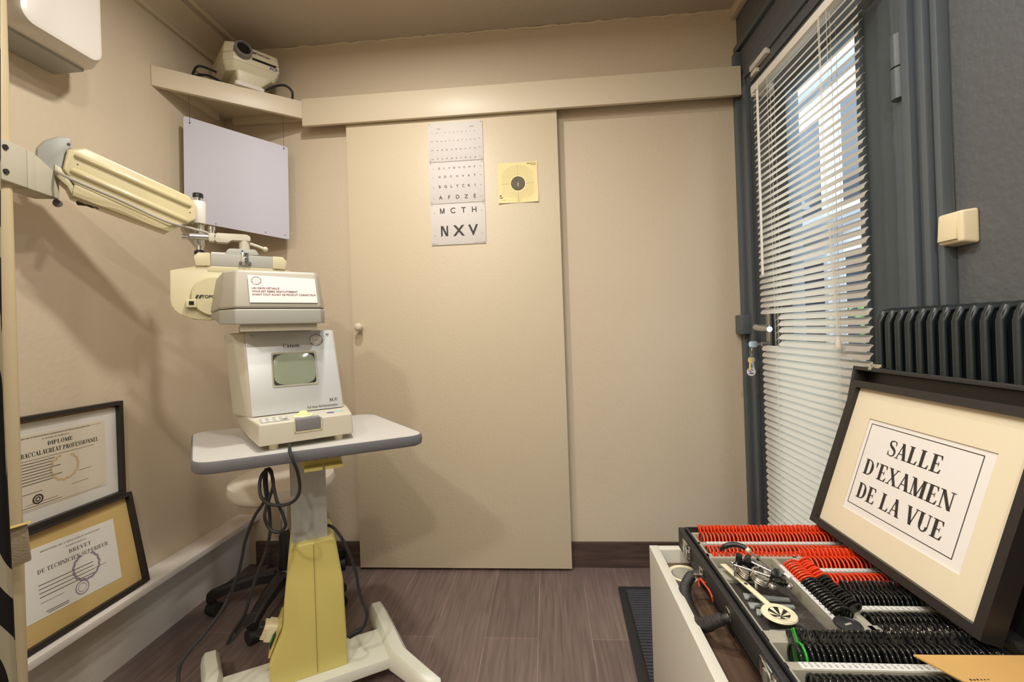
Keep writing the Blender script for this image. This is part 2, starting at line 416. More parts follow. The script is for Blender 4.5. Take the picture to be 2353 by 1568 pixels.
    if c == "'": return [[(.10, .66), (.14, .66), (.18, 1), (.06, 1)]], .24
    if c == ' ': return [], .32
    return [_stem(.15, 0, .15, 1, k)], .3
def serif(mb, st, mx, h, align='C', width=None, ls=.02, eps=.0004):
    base = {'É': ('E', 'a'), 'Ô': ('O', 'c')}
    gl = []; x = 0
    for ch in st:
        b, acc = base.get(ch, (ch, None)); g, w = glyph(b)
        gl += [[(px + x, py) for px, py in p] for p in g]
        if acc == 'a': gl.append([(x + .30, 1.08), (x + .36, 1.08), (x + .50, 1.26), (x + .40, 1.26)])
        if acc == 'c': gl += [[(x + .20, 1.08), (x + .27, 1.08), (x + .40, 1.26), (x + .38, 1.26)], [(x + .49, 1.08), (x + .56, 1.08), (x + .40, 1.26), (x + .37, 1.26)]]
        x += w + ls
    sx = h if width is None else width / x
    off = {'C': -x / 2, 'L': 0, 'R': -x}[align]
    t = bmesh.new()
    for p in gl:
        f = t.faces.new([t.verts.new(((a + off) * sx, b * h, eps)) for a, b in p])
    bmesh.ops.recalc_face_normals(t, faces=t.faces[:])
    for f in t.faces:
        f.normal_update()
        if f.normal.z < 0: f.normal_flip()
    mb.add(t, mx)
def rrect(x0, y0, x1, y1, r, n=5):
    out = []
    for cx, cy, a0 in ((x1 - r, y0 + r, -PI / 2), (x1 - r, y1 - r, 0), (x0 + r, y1 - r, PI / 2), (x0 + r, y0 + r, PI)):
        for k in range(n + 1):
            a = a0 + PI / 2 * k / n; out.append((cx + r * math.cos(a), cy + r * math.sin(a)))
    return out
def rpoly(P, r, n=4):
    out = []; N = len(P)
    for i in range(N):
        p, a, b = Vector(P[i]).to_2d(), Vector(P[i - 1]).to_2d(), Vector(P[(i + 1) % N]).to_2d()
        rr = r[i] if isinstance(r, (list, tuple)) else r
        if rr <= 0: out.append(tuple(p)); continue
        u, v = (a - p), (b - p); rr_ = min(rr, u.length * .45, v.length * .45); A = p + u.normalized() * rr_; B = p + v.normalized() * rr_
        for k in range(n + 1):
            t = k / n; q = A * (1 - t) ** 2 + p * 2 * t * (1 - t) + B * t * t; out.append(tuple(q))
    return out
YZ = Matrix(((0, 0, 1, 0), (1, 0, 0, 0), (0, 1, 0, 0), (0, 0, 0, 1)))       # (x,y,z) -> (y,z) outline extruded along x
XZ = Matrix(((1, 0, 0, 0), (0, 0, 1, 0), (0, 1, 0, 0), (0, 0, 0, 1)))       # outline in (x,z) extruded along y

# ================================================================== ROOM
XL, XR, YB, YF, ZC = -1.49, .88, 2.0, -1.3, 2.445
struct('floor', MB().box((XL - .1, YF - .1, -.05), (XR + .05, YB + .1, 0)), M_floor)
struct('ceiling', MB().box((XL - .1, YF - .1, ZC), (XR + .1, YB + .1, ZC + .06)), M_ceil)
struct('wall_back', MB().box((XL - .1, YB, 0), (XR + .1, YB + .1, ZC)), M_wall)
struct('wall_left', MB().box((XL - .1, YF - .1, 0), (XL, YB, ZC)), M_wall)
struct('wall_front', MB().box((XL, YF - .1, 0), (XR + .1, YF, ZC)), M_wall)
# right wall with the opening of the glazed door
DY0, DY1, DZ1 = 1.145, 1.895, 2.06
w = MB()
w.box((XR, YF, 0), (XR + .09, DY0, ZC)); w.box((XR, DY1, 0), (XR + .09, YB, ZC)); w.box((XR, DY0, DZ1), (XR + .09, DY1, ZC))
struct('wall_right', w, M_darkw)
# baseboard of the back wall, either side of the sliding door
struct('baseboard_back', MB().box((-1.40, YB - .012, 0), (XR, YB, .112)), M_base)
# plinth ledge along the left wall
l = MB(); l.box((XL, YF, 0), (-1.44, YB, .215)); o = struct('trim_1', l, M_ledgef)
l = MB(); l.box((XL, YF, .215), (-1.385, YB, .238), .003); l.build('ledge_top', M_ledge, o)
# cornice on the left wall
c = MB()
c.prism([(XL, 2.37), (XL + .012, 2.37), (XL + .016, 2.385), (XL + .03, 2.40), (XL + .05, 2.432), (XL + .075, 2.445), (XL, 2.445)], YF, YB, YZ.__class__(((1, 0, 0, 0), (0, 0, 1, 0), (0, 1, 0, 0), (0, 0, 0, 1))))
c.box((XL, YF, 2.352), (XL + .018, YB, 2.372), .003)
c.box((XL + .11, YF, 2.436), (XL + .125, YB, ZC))
struct('trim_2', c, M_trim)
# dark moulding and cream strip at the head of the right wall
m = MB(); m.box((XR - .018, YF, 2.245), (XR, YB - .002, 2.272), .003); struct('trim_3', m, M_dark)
m = MB(); m.box((XR - .03, YF, 2.40), (XR, YB, ZC), .006); struct('trim_4', m, M_trim)
# rough plaster bead where ceiling meets the back wall
m = MB(); pts = [(XL + .1 + k * .022, YB - .002 + random.uniform(-.002, .002), ZC - .002 + random.uniform(-.004, .003)) for k in range(104)]
m.tube(pts, [random.uniform(.002, .006) for _ in pts], 6); struct('trim_5', m, M_trim)
# boxed track cover over the sliding door
h = MB(); h.box((-1.072, 1.93, 2.036), (.862, 1.947, 2.159), .002); h.box((-1.072, 1.947, 2.135), (.862, YB, 2.159))
h.cyl((.81, 1.9302, 2.146), (.81, 1.929, 2.146), .003, seg=10)
struct('trim_6', h, M_trim)
# sliding door
d = MB(); d.box((-.878, 1.955, .012), (.083, 1.985, 2.132), .0015); door = struct('door_1', d, M_door)
k = MB(); kp = at_y(823, 752, 1.92)
k.lathe([(0, -.021), (.008, -.021), (.008, -.005), (.012, 0), (.0175, .006), (.019, .013), (.0165, .021), (.010, .026), (0, .027)], 28, frame((kp.x, 1.934, kp.z), (1, 0, 0), (0, 0, 1)) )
k.build('door_knob', M_trim, door)
# ---- glazed door on the right
GX = XR
gd = MB()
gy0, gy1, gz0, gz1 = 1.275, 1.64, .22, 1.895
gd.box((GX + .004, DY0 + .004, .008), (GX + .046, gy0, DZ1 - .004), .003); gd.box((GX + .004, gy1, .008), (GX + .046, DY1 - .004, DZ1 - .004), .003)
gd.box((GX + .004, gy0, .008), (GX + .046, gy1, gz0), .003); gd.box((GX + .004, gy0, gz1), (GX + .046, gy1, DZ1 - .004), .003)
for a, b in (((GX - .004, gy0 - .012, gz0), (GX + .02, gy0 + .008, gz1)), ((GX - .004, gy1 - .008, gz0), (GX + .02, gy1 + .012, gz1))): gd.box(a, b, .003)
gd.box((GX - .004, gy0, gz1 - .006), (GX + .02, gy1, gz1 + .012), .003); gd.box((GX - .004, gy0, gz0 - .012), (GX + .02, gy1, gz0 + .006), .003)
door2 = struct('door_2', gd, M_dark)
MB().box((GX + .022, gy0 - .004, gz0 - .004), (GX + .028, gy1 + .004, gz1 + .004)).build('glass_pane', M_glass, door2)
# lock plate, lever handle and cylinder
lp = MB(); pz0, pz1, py_ = .918, 1.14, 1.80
lp.prism(rpoly([(py_ - .016, pz0), (py_ + .016, pz0), (py_ + .016, pz1), (py_ - .016, pz1)], .015, 6), GX - .008, GX - .0005, YZ, .0015)
for zz in (pz0 + .02, pz1 - .02): lp.cyl((GX - .0095, py_, zz), (GX - .007, py_, zz), .004, seg=10)
lp.cyl((GX - .008, py_, .985), (GX - .034, py_, .985), .0085, seg=18); lp.box((GX - .03, py_ - .006, .962), (GX - .004, py_ + .006, .985), .003)
lp.build('lock_plate', M_alu, door2)
lv = MB(); lv.tube([(GX - .006, py_, 1.052), (GX - .035, py_, 1.052), (GX - .055, py_ - .004, 1.052), (GX - .062, py_ - .025, 1.051), (GX - .060, py_ - .06, 1.047), (GX - .058, py_ - .115, 1.044)], [.010, .010, .011, .0125, .012, .0105], 14, sub=4)
lv.build('lever_handle', M_alu, door2)
for nm, z0, z1 in (('hinge', 1.596, 1.749), ('hinge', .30, .45)):
    hg = MB(); hy = 1.127
    zm = (z0 + z1) / 2 - .002
    hg.cyl((GX - .008, hy, zm + .002), (GX - .008, hy, z1), .0178, seg=22); hg.cyl((GX - .008, hy, z0), (GX - .008, hy, zm - .002), .0178, seg=22)
    hg.cyl((GX - .008, hy, z0 - .002), (GX - .008, hy, z1 + .001), .0125, seg=18)
    hg.box((GX - .008, hy - .020, z0 + .004), (GX + .002, hy - .006, zm), .002); hg.box((GX - .007, hy + .006, zm + .004), (GX + .002, hy + .02, z1 - .004), .002)
    hg.build('hinge', M_dark, door2)
# jamb and casing mouldings around the opening
j = MB()
j.box((GX - .010, 1.106, 0), (GX, 1.1385, 2.10), .003); j.box((GX - .030, 1.076, 0), (GX, 1.099, 2.12), .004)
j.box((GX - .014, 1.050, 0), (GX, 1.0765, 2.12), .003)
j.box((GX - .034, 1.030, 0), (GX, 1.046, 2.14), .004); j.box((GX - .026, 1.006, 0), (GX, 1.0225, 2.14), .004)
struct('trim_7', j, M_dark)
j = MB(); j.box((GX - .020, 1.897, 0), (GX, 1.925, 2.06), .004); j.box((GX - .012, 1.925, 0), (GX, 1.965, 2.12), .003); j.box((GX - .026, 1.965, 0), (GX, 1.998, 2.24), .004)
struct('trim_8', j, M_dark)
j = MB(); j.box((GX - .010, 1.03, 2.10), (GX, 1.965, 2.15), .003); struct('trim_9', j, M_dark)
# keeper box of the lock on the frame
kb = MB(); kb.box((GX - .052, 1.925, 1.022), (GX - .001, 1.992, 1.105), .006); kb.build('strike_box', M_dark, door2)
# keys hanging from the lock
ky = thing('key_bunch', 'bunch of keys with a round white tag hanging from the door lock', 'keys', (GX - .034, 1.80, .985))
b_ = MB(); b_.prism(rpoly([(-.046, -.012), (-.018, -.012), (-.014, 0), (-.018, .012), (-.046, .012), (-.05, 0)], .006), -.0012, .0012, Matrix.Rotation(PI / 2, 4, 'X')); b_.box((-.016, -.001, -.004), (.001, .001, .004))
b_.build('key_in_lock', M_alu, ky)
r_ = MB()
for zc, r in ((-.024, .014), (-.044, .011)):
    r_.tube([(-.042 + .002 * math.sin(a) , math.cos(a) * r * .5, zc + math.sin(a) * r) for a in [2 * PI * k / 20 for k in range(21)]], .0011, 6)
r_.build('key_ring', M_chrome, ky)
for dx, dy, ang, mm in ((-.046, -.006, .12, M_brass), (-.036, .005, -.1, M_alu)):
    q = MB(); R = T((dx, dy, -.052)) @ Matrix.Rotation(ang, 4, 'Y') @ Matrix.Rotation(PI / 2, 4, 'X')
    q.prism(rpoly([(-.009, 0), (.009, 0), (.010, -.014), (.004, -.021), (.004, -.05), (-.003, -.054), (-.004, -.021), (-.010, -.014)], .003), -.001, .001, R); q.build('key', mm, ky)
q = MB(); q.cyl((-.043, -.001, -.108), (-.043, .0015, -.108), .0165, seg=28); q.build('key_tag', M_whitep, ky)
q = MB(); F_ = frame((-.043, -.0014, -.108), (1, 0, 0), (0, 0, 1)); q.ring2d(.004, .007, F_ @ T((0, .004, 0)), 16, 0, 5); q.box((-.052, -.0015, -.117), (-.034, -.0011, -.113)); q.build('tag_print', M_inkb, ky)
# door contact sensor
ds = thing('door_contact', 'small white two-piece magnetic contact above the blind', 'sensor', (GX, 1.79, 2.09))
q = MB(); q.box((-.020, -.064, -.006), (-.0002, .064, .016), .003); q.build('reed_switch', M_whitep, ds)
q = MB(); q.box((-.016, .020, -.026), (-.0002, .064, -.010), .003); q.build('magnet', M_whitep, ds)

# ---- venetian blind
bx = .812
bl = thing('venetian_blind', 'white slatted venetian blind hung over the glazed door', 'blind', (bx, 1.45, 0))
BY0, BY1 = 1.165 - 1.45, 1.715 - 1.45
hr = MB(); hr.box((-.014, BY0 - .02, 1.925), (.016, BY1 + .0, 1.952), .002); hr.build('head_rail', M_blind, bl)
for ya, yb in ((BY1 - .012, BY1 + .006), (BY0 - .03, BY0 - .012)):
    br = MB(); br.box((-.010, ya, 1.918), (.064, yb, 1.958), .002); br.build('bracket', M_blind, bl)
sl = MB(); pitch = .0227; n = 0; z = 1.905
tilt = math.radians(52); sw = .025
def slat(mb, z, y0, y1, tl, sag=0.):
    t = bmesh.new(); nseg = 6; cols = []
    for yy in (y0, y0 + .012, (y0 + y1) / 2, y1 - .012, y1):
        row = []
        for k in range(nseg + 1):
            u = (k / nseg - .5); camb = .0028 * (1 - 4 * u * u)
            e = .35 if yy in (y0, y1) else .5
            uu = max(-e, min(e, u))
            x = uu * sw * math.cos(tl) - camb * math.sin(tl); zz = uu * sw * math.sin(tl) + camb * math.cos(tl)
            row.append(t.verts.new((x, yy, z + zz - sag * (1 - ((2 * yy - y0 - y1) / (y1 - y0)) ** 2))))
        cols.append(row)
    for a, b in zip(cols, cols[1:]):
        for k in range(nseg):
            f = t.faces.new((a[k], a[k + 1], b[k + 1], b[k])); f.smooth = True
    r = bmesh.ops.solidify(t, geom=t.faces[:], thickness=.0005)
    mb.add(t)
while z > .30:
    y1 = BY1
    if .985 < z < 1.098: y1 = BY1 - .125
    tl = tilt + random.uniform(-.03, .03)
    if z < .36: tl *= random.uniform(.5, .8)
    slat(sl, z + random.uniform(-.0012, .0012), BY0 + random.uniform(-.003, .003), y1, tl, .001)
    z -= pitch
sl.build('slats', M_blind, bl)
q = MB(); q.box((-.012, BY0, .272), (.012, BY1, .285), .003); q.build('bottom_rail', M_blind, bl)
q = MB()
for yy in (BY1 - .115, BY0 + .11):
    for dx in (-.0115, .0115): q.tube([(dx, yy, 1.926), (dx, yy + .002, 1.2), (dx, yy - .001, .28)], .0005, 5)
    zz = 1.9
    while zz > .3: q.tube([(-.0115, yy, zz - .008), (.0115, yy, zz + .010)], .0004, 4); zz -= pitch
    q.tube([(0, yy + .004, 1.926), (0, yy + .004, .28)], .0007, 5)
q.build('ladder_cords', M_cordw, bl)
q = MB(); q.cyl((-.018, BY1 - .065, 1.93), (-.022, BY1 - .067, 1.905), .002, seg=8); q.tube([(-.022, BY1 - .067, 1.905), (-.026, BY1 - .068, 1.24)], .0042, 6, smooth=False); q.build('tilt_wand', M_whitep, bl)
q = MB(); q.tube([(-.016, BY0 + .135, 1.926), (-.019, BY0 + .125, 1.5), (-.02, BY0 + .094, 1.02)], .0008, 6); q.tube([(-.016, BY0 + .140, 1.926), (-.017, BY0 + .135, 1.5), (-.02, BY0 + .095, 1.03)], .0008, 6); q.build('lift_cord', M_cordw, bl)
q = MB(); q.lathe([(0, 0), (.008, 0), (.0085, .006), (.006, .02), (.003, .03), (0, .032)], 16, T((-.02, BY0 + .094, .992))); q.build('cord_tassel', M_cordw, bl)

# ---- light switch
sw_ = thing('light_switch', 'cream surface light switch on the dark grey wall', 'switch', (XR, .988, 1.252))
q = MB()
P = lambda y, z, x: (x, y, z)
q.hexa([P(-.033, -.036, 0), P(.034, -.036, 0), P(.034, .036, 0), P(-.033, .036, 0)], [P(-.028, -.031, -.030), P(.027, -.031, -.030), P(.027, .033, -.030), P(-.028, .033, -.030)], .006, 4, smooth=True); q.build('housing', M_switch, sw_)
q = MB(); q.hexa([P(-.020, -.025, -.028), P(.024, -.025, -.028), P(.024, .030, -.028), P(-.020, .030, -.028)], [P(-.019, -.024, -.0355), P(.023, -.024, -.0355), P(.023, .029, -.0315), P(-.019, .029, -.0315)], .0015); q.build('rocker', M_switch, sw_)
q = MB(); q.tube([(-.003, .018, .034), (-.003, .022, .5), (-.003, .026, 1.0)], .0012, 6); q.build('wire', M_wirec, sw_)

# ---- radiator
rd = thing('radiator', 'dark cast iron column radiator in front of the grey wall', 'radiator', (.815, .82, 0))
ry = 1.072; i = 0
while ry > .56:
    y = ry - .82; s = MB()
    prof = [(-.052, .32), (.045, .32), (.045, 1.07), (.036, 1.09), (-.038, 1.09), (-.052, 1.072)]
    lo = rpoly(prof, [.01, .01, .012, .012, .02, .02], 4)
    mx = Matrix(((1, 0, 0, 0), (0, 0, 1, y), (0, 1, 0, 0), (0, 0, 0, 1)))
    s.prism(lo, -.0052, .0052, mx, .0025, 2, smooth=False)
    # thicker rounded front column of the section
    s.tube([(-.047, y, .335), (-.049, y, .7), (-.049, y, 1.06), (-.040, y, 1.082), (-.02, y, 1.084), (.03, y, 1.084)], [.0072, .0072, .0072, .0078, .009, .009], 10)
    s.build('radiator_section', M_rad, rd); ry -= .027; i += 1
q = MB(); q.cyl((.0, -.25, 1.045), (.0, .245, 1.045), .016); q.cyl((.0, -.25, .36), (.0, .245, .36), .016)
q.cyl((0, .235, .0), (0, .235, .34), .018); q.cyl((0, -.235, .0), (0, -.235, .34), .018); q.build('pipe', M_rad, rd)

# ---- world outside the glazed door
struct('ground_outside', MB().box((XR + .09, -3, -.3), (14, 16, -.12)), M_ground)
fb = thing('apartment_building', 'pale stone house across the street seen through the blind', 'building', (5.2, 6.5, -.12))
q = MB(); q.box((0, -2.2, 0), (3, 4, 9)); q.build('facade', M_stone, fb)
for yy in (-1.75, -.5, .75, 2.0, 3.2):
    for zz in (.6, 3.2, 5.8):
        q = MB(); q.box((-.06, yy - .1, zz - .15), (.02, yy + .75, zz + 1.85)); f_ = q.build('window_surround', M_stone, fb)
        q = MB(); q.box((-.065, yy, zz), (-.055, yy + .65, zz + 1.7)); q.build('pane', M_pane, f_)
for zz in (2.75, 5.35):
    q = MB(); q.box((-.18, -2.2, zz), (.05, 4, zz + .2), .02); q.build('string_course', M_stoned, fb)
f2 = thing('neighbour_building', 'grey gabled house beside the pale one outside the door', 'building', (3.5, 8.0, -.12))
q = MB(); q.box((-1.4, -.2, 0), (.9, 3.4, 3.1)); q.build('wall', M_stoned, f2)
q = MB(); q.loft([[(-1.5, -.3, 3.05), (1.0, -.3, 3.05), (-.25, -.3, 4.5)], [(-1.5, 3.5, 3.05), (1.0, 3.5, 3.05), (-.25, 3.5, 4.5)]], smooth=False); q.build('roof', M_stoned, f2)
for yy, zz in ((-.9, 1.1), (.1, 1.1)):
    q = MB(); q.box((yy, -.22, zz), (yy + .5, -.19, zz + 1.1)); q.build('window', M_pane, f2)
tr = thing('street_tree', 'leafy green shrub outside the door low behind the blind', 'tree', (3.2, 3.7, -.12))
q = MB(); q.tube([(0, 0, 0), (.02, .03, .7), (0, 0, 1.3)], [.05, .04, .02], 8); q.build('trunk', M_trunk, tr)
q = MB()
for k in range(520):
    a, rr, zz = random.uniform(0, 2 * PI), random.random() ** .5, random.uniform(-1, 1)
    c_ = Vector((math.cos(a) * rr * .55, math.sin(a) * rr * .8, 1.05 + zz * .62 * (1 - .5 * rr)))
    R = T(c_) @ Matrix.Rotation(random.uniform(0, 6), 4, 'Z') @ Matrix.Rotation(random.uniform(-1.2, 1.2), 4, 'X')
    q.poly([(0, -.06, 0), (.035, 0, .008), (0, .07, 0), (-.035, 0, .008)], R)
q.build('foliage', M_leaf, tr)

# ================================================================== ON THE LEFT AND BACK WALLS
# white box high on the left wall
wb = thing('wall_dispenser', 'white rounded plastic box fixed high on the left wall', 'dispenser', (XL, 1.135, 1.915))
q = MB()
ro = lambda x, y0, y1, z0, z1, r: [(x, a, b) for a, b in rrect(y0, z0, y1, z1, r, 6)]
q.loft([ro(.002, -.095, .165, .012, .42, .03), ro(.11, -.10, .145, .006, .42, .03), ro(.158, -.101, .118, .004, .418, .034), ro(.170, -.097, .112, .008, .414, .034), ro(.174, -.088, .102, .018, .404, .03)], None, True)
q.build('cover', M_whitep, wb)
q = MB(); q.box((.06, .08, .000), (.085, .10, .012), .001); q.build('latch_window', M_lcd, wb)
q = MB(); q.box((.004, -.088, -.002), (.10, .12, .012)); q.build('back_plate', M_grey, wb)

# corner shelf
A_, B_ = Vector((XL, 1.600, 0)), Vector((-1.072, 1.931, 0))
sy = math.degrees(math.atan2(B_.y - A_.y, B_.x - A_.x)); slen = (B_ - A_).length
sh = thing('corner_shelf', 'beige triangular shelf across the corner under the projector', 'shelf', (XL, 1.600, 2.07), sy)
q = MB(); q.box((.0, -.004, 0), (slen, .014, .078), .001); q.build('fascia', M_trim, sh)
inv = wm(sh).inverted()
def loc2(o, pts): 
    iv = wm(o).inverted(); return [iv @ Vector(p) for p in pts]
tri = loc2(sh, [(XL + .001, 1.612, 2.128), (-1.079, 1.94, 2.128), (-1.079, YB - .002, 2.128), (XL + .001, YB - .002, 2.128)])
q = MB(); q.prism([(p.x, p.y) for p in tri], .056, .076); q.build('board', M_trim, sh)
for a, b in (((XL + .001, 1.64, 0), (XL + .022, 1.93, 0)), ((-1.44, YB - .022, 0), (-1.10, YB - .002, 0))):
    p = loc2(sh, [(a[0], a[1], 2.07), (b[0], a[1], 2.07), (b[0], b[1], 2.07), (a[0], b[1], 2.07)])
    q = MB(); q.prism([(v.x, v.y) for v in p], .020, .056); q.build('cleat', M_trim, sh)

# chart projector on the shelf
pj = thing('chart_projector', 'cream chart projector with round black lens on the corner shelf', 'projector', (-1.232, 1.806, 2.147), 50)
q = MB(); q.prism(rpoly([(-.056, -.012), (.058, -.012), (.058, .15), (-.056, .15)], .012), 0.002, .018, None, .003); q.build('base_plate', M_whitep, pj)
q = MB(); q.hexa([(-.04, .012, .016), (.04, .012, .016), (.04, .12, .016), (-.04, .12, .016)], [(-.05, .0, .078), (.10, .0, .078), (.10, .18, .078), (-.05, .18, .078)], .012, 3); q.build('neck', M_ivoryp, pj)
bt = [(-.060, .0), (.118, .0), (.130, .03), (.115, .31), (-.085, .31), (-.09, .03)]
q = MB(); q.hexa([(x * .86, y + .012, .068) for x, y in bt], [(x, y - .012 if y < .01 else y, .110) for x, y in bt], .008, 2)
q.hexa([(x, y - .012 if y < .01 else y, .104) for x, y in bt], [(x, y - .012 if y < .01 else y, .138) for x, y in bt], .006, 2); q.build('lower_housing', M_ivoryp, pj)
q = MB(); q.hexa([(x, y - .012 if y < .01 else y, .1395) for x, y in bt], [(x * .95 + .002, y + (.0 if y < .01 else -.012), .186) for x, y in bt], .010, 3); q.build('upper_housing', M_ivoryp, pj)
q = MB(); F_ = frame((-.026, -.02, .150), (1, 0, 0), (0, .1, 1))
q.lathe([(.033, -.02), (.034, .012), (.031, .016), (.026, .016), (.0245, .004)], 32, F_); q.build('lens_barrel', M_dgrey, pj)
q = MB(); q.lathe([(.0, .002), (.018, .004), (.0246, .006)], 28, F_); q.build('lens', M_lcd, pj)
q = MB(); q.prism(rpoly([(-.012, -.004), (.084, -.004), (.084, .004), (-.012, .004)], .003), 0, .0015, frame((.022, -.0125, .131), (1, 0, 0), (0, 0, 1)) ); q.build('sensor_slot', M_lcd, pj)
q = MB(); q.box((-.005, .009, .044), (.020, .014, .064)); q.build('front_window', M_lcd, pj)
q = MB(); text(q, 'TOPCON', frame((.055, -.0085, .158), (1, 0, 0), (0, .25, 1)), .0085, 'C', .02); 
for dx in (0, .007): q.poly([(.014 + dx, -.0092, .158), (.019 + dx, -.0092, .158), (.022 + dx, -.0072, .167), (.017 + dx, -.0072, .167)])
q.build('brand_lettering', M_ink, pj)
q = MB(); text(q, 'ACP', frame((.094, -.0124, .112), (1, 0, 0), (0, 0, 1)), .012, 'C', .03); text(q, '7', frame((.112, -.0124, .112), (1, 0, 0), (0, 0, 1)), .007, 'C'); q.build('model_lettering', M_inkb, pj)
q = MB(); q.tube(loc2(pj, [(-1.40, 1.83, 2.25), (-1.455, 1.80, 2.262), (-1.462, 1.775, 2.21), (-1.44, 1.76, 2.153)]), .005, 8, sub=6)
q.tube(loc2(pj, [(-1.475, 1.77, 2.153), (-1.45, 1.77, 2.20), (-1.39, 1.775, 2.20), (-1.31, 1.79, 2.155), (-1.27, 1.82, 2.156)]), .005, 8, sub=6)
q.tube(loc2(pj, [(-1.20, 1.87, 2.175), (-1.165, 1.885, 2.20), (-1.125, 1.895, 2.205), (-1.103, 1.91, 2.185), (-1.108, 1.92, 2.155)]), .005, 8, sub=6); q.build('power_cable', M_rubber, pj)

# silver projection screen hung under the shelf
sc = thing('projection_screen', 'silvery rectangular screen board hung by threads below the shelf', 'screen', (XL, 1.66, 0), sy)
n_ = Vector((math.sin(math.radians(sy)), -math.cos(math.radians(sy)), 0)); P0 = wm(sc).translation
corner = [wm(sc).inverted() @ at_plane(x, y, P0, n_) for x, y in ((424, 506), (665, 551), (661, 339), (421, 266))]
q = MB(); q.prism(rpoly([(p.x, p.z) for p in corner], .012, 4), -.002, .004, Matrix(((1, 0, 0, 0), (0, 0, 1, 0), (0, 1, 0, 0), (0, 0, 0, 1)))); q.build('board', M_screenw, sc)
for (x, y, yt) in ((436, 283, 224), (652, 342, 267)):
    p = wm(sc).inverted() @ at_plane(x, y, P0, n_)
    q = MB(); q.tube([(p.x, -.003, p.z), (p.x, -.002, 2.127)], .0007, 5); q.tube([(p.x, -.004, p.z), (p.x, .0, p.z)], .003, 8); q.build('thread', M_ink, sc)
for (x, y) in ((496, 515), (610, 534), (655, 541)):
    p = wm(sc).inverted() @ at_plane(x, y, P0, n_); q = MB(); q.tube([(p.x, -.0028, p.z), (p.x, -.001, p.z)], .0022, 8); q.build('hole', M_ink, sc)

# letter chart on the sliding door
ec = thing('eye_chart', 'tall white letter chart in three panels on the sliding door', 'chart', (-.372, 1.955, 0), 0)
zs = [(1.466, 1.650), (1.652, 1.838), (1.840, 2.016)]
for z0, z1 in zs:
    q = MB(); q.box((-.1245, -.0045, z0), (.1235, -.0003, z1), .0006); q.build('panel', M_acry, ec)
ink = MB(); sm = MB()
F0 = lambda x, z: frame((x, -.0047, z), (1, 0, 0), (0, 0, 1))
rows = [(1.505, .046, 'NXV', '60', '0,1', .13), (1.607, .024, 'MCTH', '15', '0,2', .145), (1.671, .0165, 'AFDZE', '10', '0,3', .155), (1.722, .012, 'BGLYCKI', '7,5', '0,4', .16), (1.767, .0095, 'HDFNVXT', '6', '0,5', .16), (1.806, .0085, 'DLVBNCMF', '5', '0,6', .16),
        (1.850, .0065, 'FNPOHVDLX', '4,29', '0,7', .17), (1.890, .0058, 'AGDUZBNFK', '3,75', '0,8', .17), (1.930, .005, 'OHNFLDTUPZ', '3,33', '0,9', .17), (1.968, .0042, 'ZIRSGYOETN', '3', '1', .17)]
def sans_nm(mb, ch, F, h):
    w = .155
    st = [_stem(.11, 0, .11, 1, w), _stem(.66, 0, .66, 1, w), [(.66 - w, 0), (.66 + w * .3, 0), (.11 + w, 1), (.11 - w * .3, 1)]] if ch == 'N' else [_stem(.10, 0, .10, 1, w), _stem(.80, 0, .80, 1, w), [(.38, 0), (.53, 0), (.19, 1), (.03, 1)], [(.38, 0), (.53, 0), (.87, 1), (.71, 1)]]
    c = .385 if ch == 'N' else .45
    for i, p in enumerate(st): mb.poly([((x - c) * h, y * h, .0004 + .0001 * i) for x, y in p], F)
for z, hh, st, a, b, wdt in rows:
    for i, ch in enumerate(st):
        x = -wdt / 2 + wdt * i / (len(st) - 1) + .002
        if ch in 'MN' and hh > .02: sans_nm(ink, ch, F0(x, z), hh)
        elif hh < .03: text(ink, ch, F0(x, z), hh, 'C', .012 if ch not in 'MN' else 0)
        else: text(ink, ch, F0(x, z), hh, 'C', .022)
    text(sm, a, F0(-.107, z + .001), .0042); text(sm, b, F0(.108, z + .004), .0042)
def dashes(mb, F, n, w, h):
    for k in range(n): mb.poly([(k * w * 1.35, 0, .0004), (k * w * 1.35 + w, 0, .0004), (k * w * 1.35 + w, h * (1, .7, .85)[k % 3], .0004), (k * w * 1.35, h * (1, .7, .85)[k % 3], .0004)], F)
dashes(sm, F0(-.082, 1.987), 5, .0022, .003); dashes(sm, F0(.066, 1.990), 6, .0022, .004)
for z0, z1 in zs:
    for x in (-.117, .116):
        for z in (z0 + .006, z1 - .006): sm.prism([(x + .0022 * math.cos(a * PI / 5), z + .0022 * math.sin(a * PI / 5)) for a in range(10)], 0, .0006, Matrix(((1, 0, 0, 0), (0, 0, -1, -.0045), (0, 1, 0, 0), (0, 0, 0, 1))))
dashes(sm, F0(.068, 1.4702), 16, .0022, .0018); dashes(sm, F0(-.118, 1.4702), 10, .0018, .0018)
ink.build('letters', M_ink, ec); sm.build('small_print', M_inkg, ec)

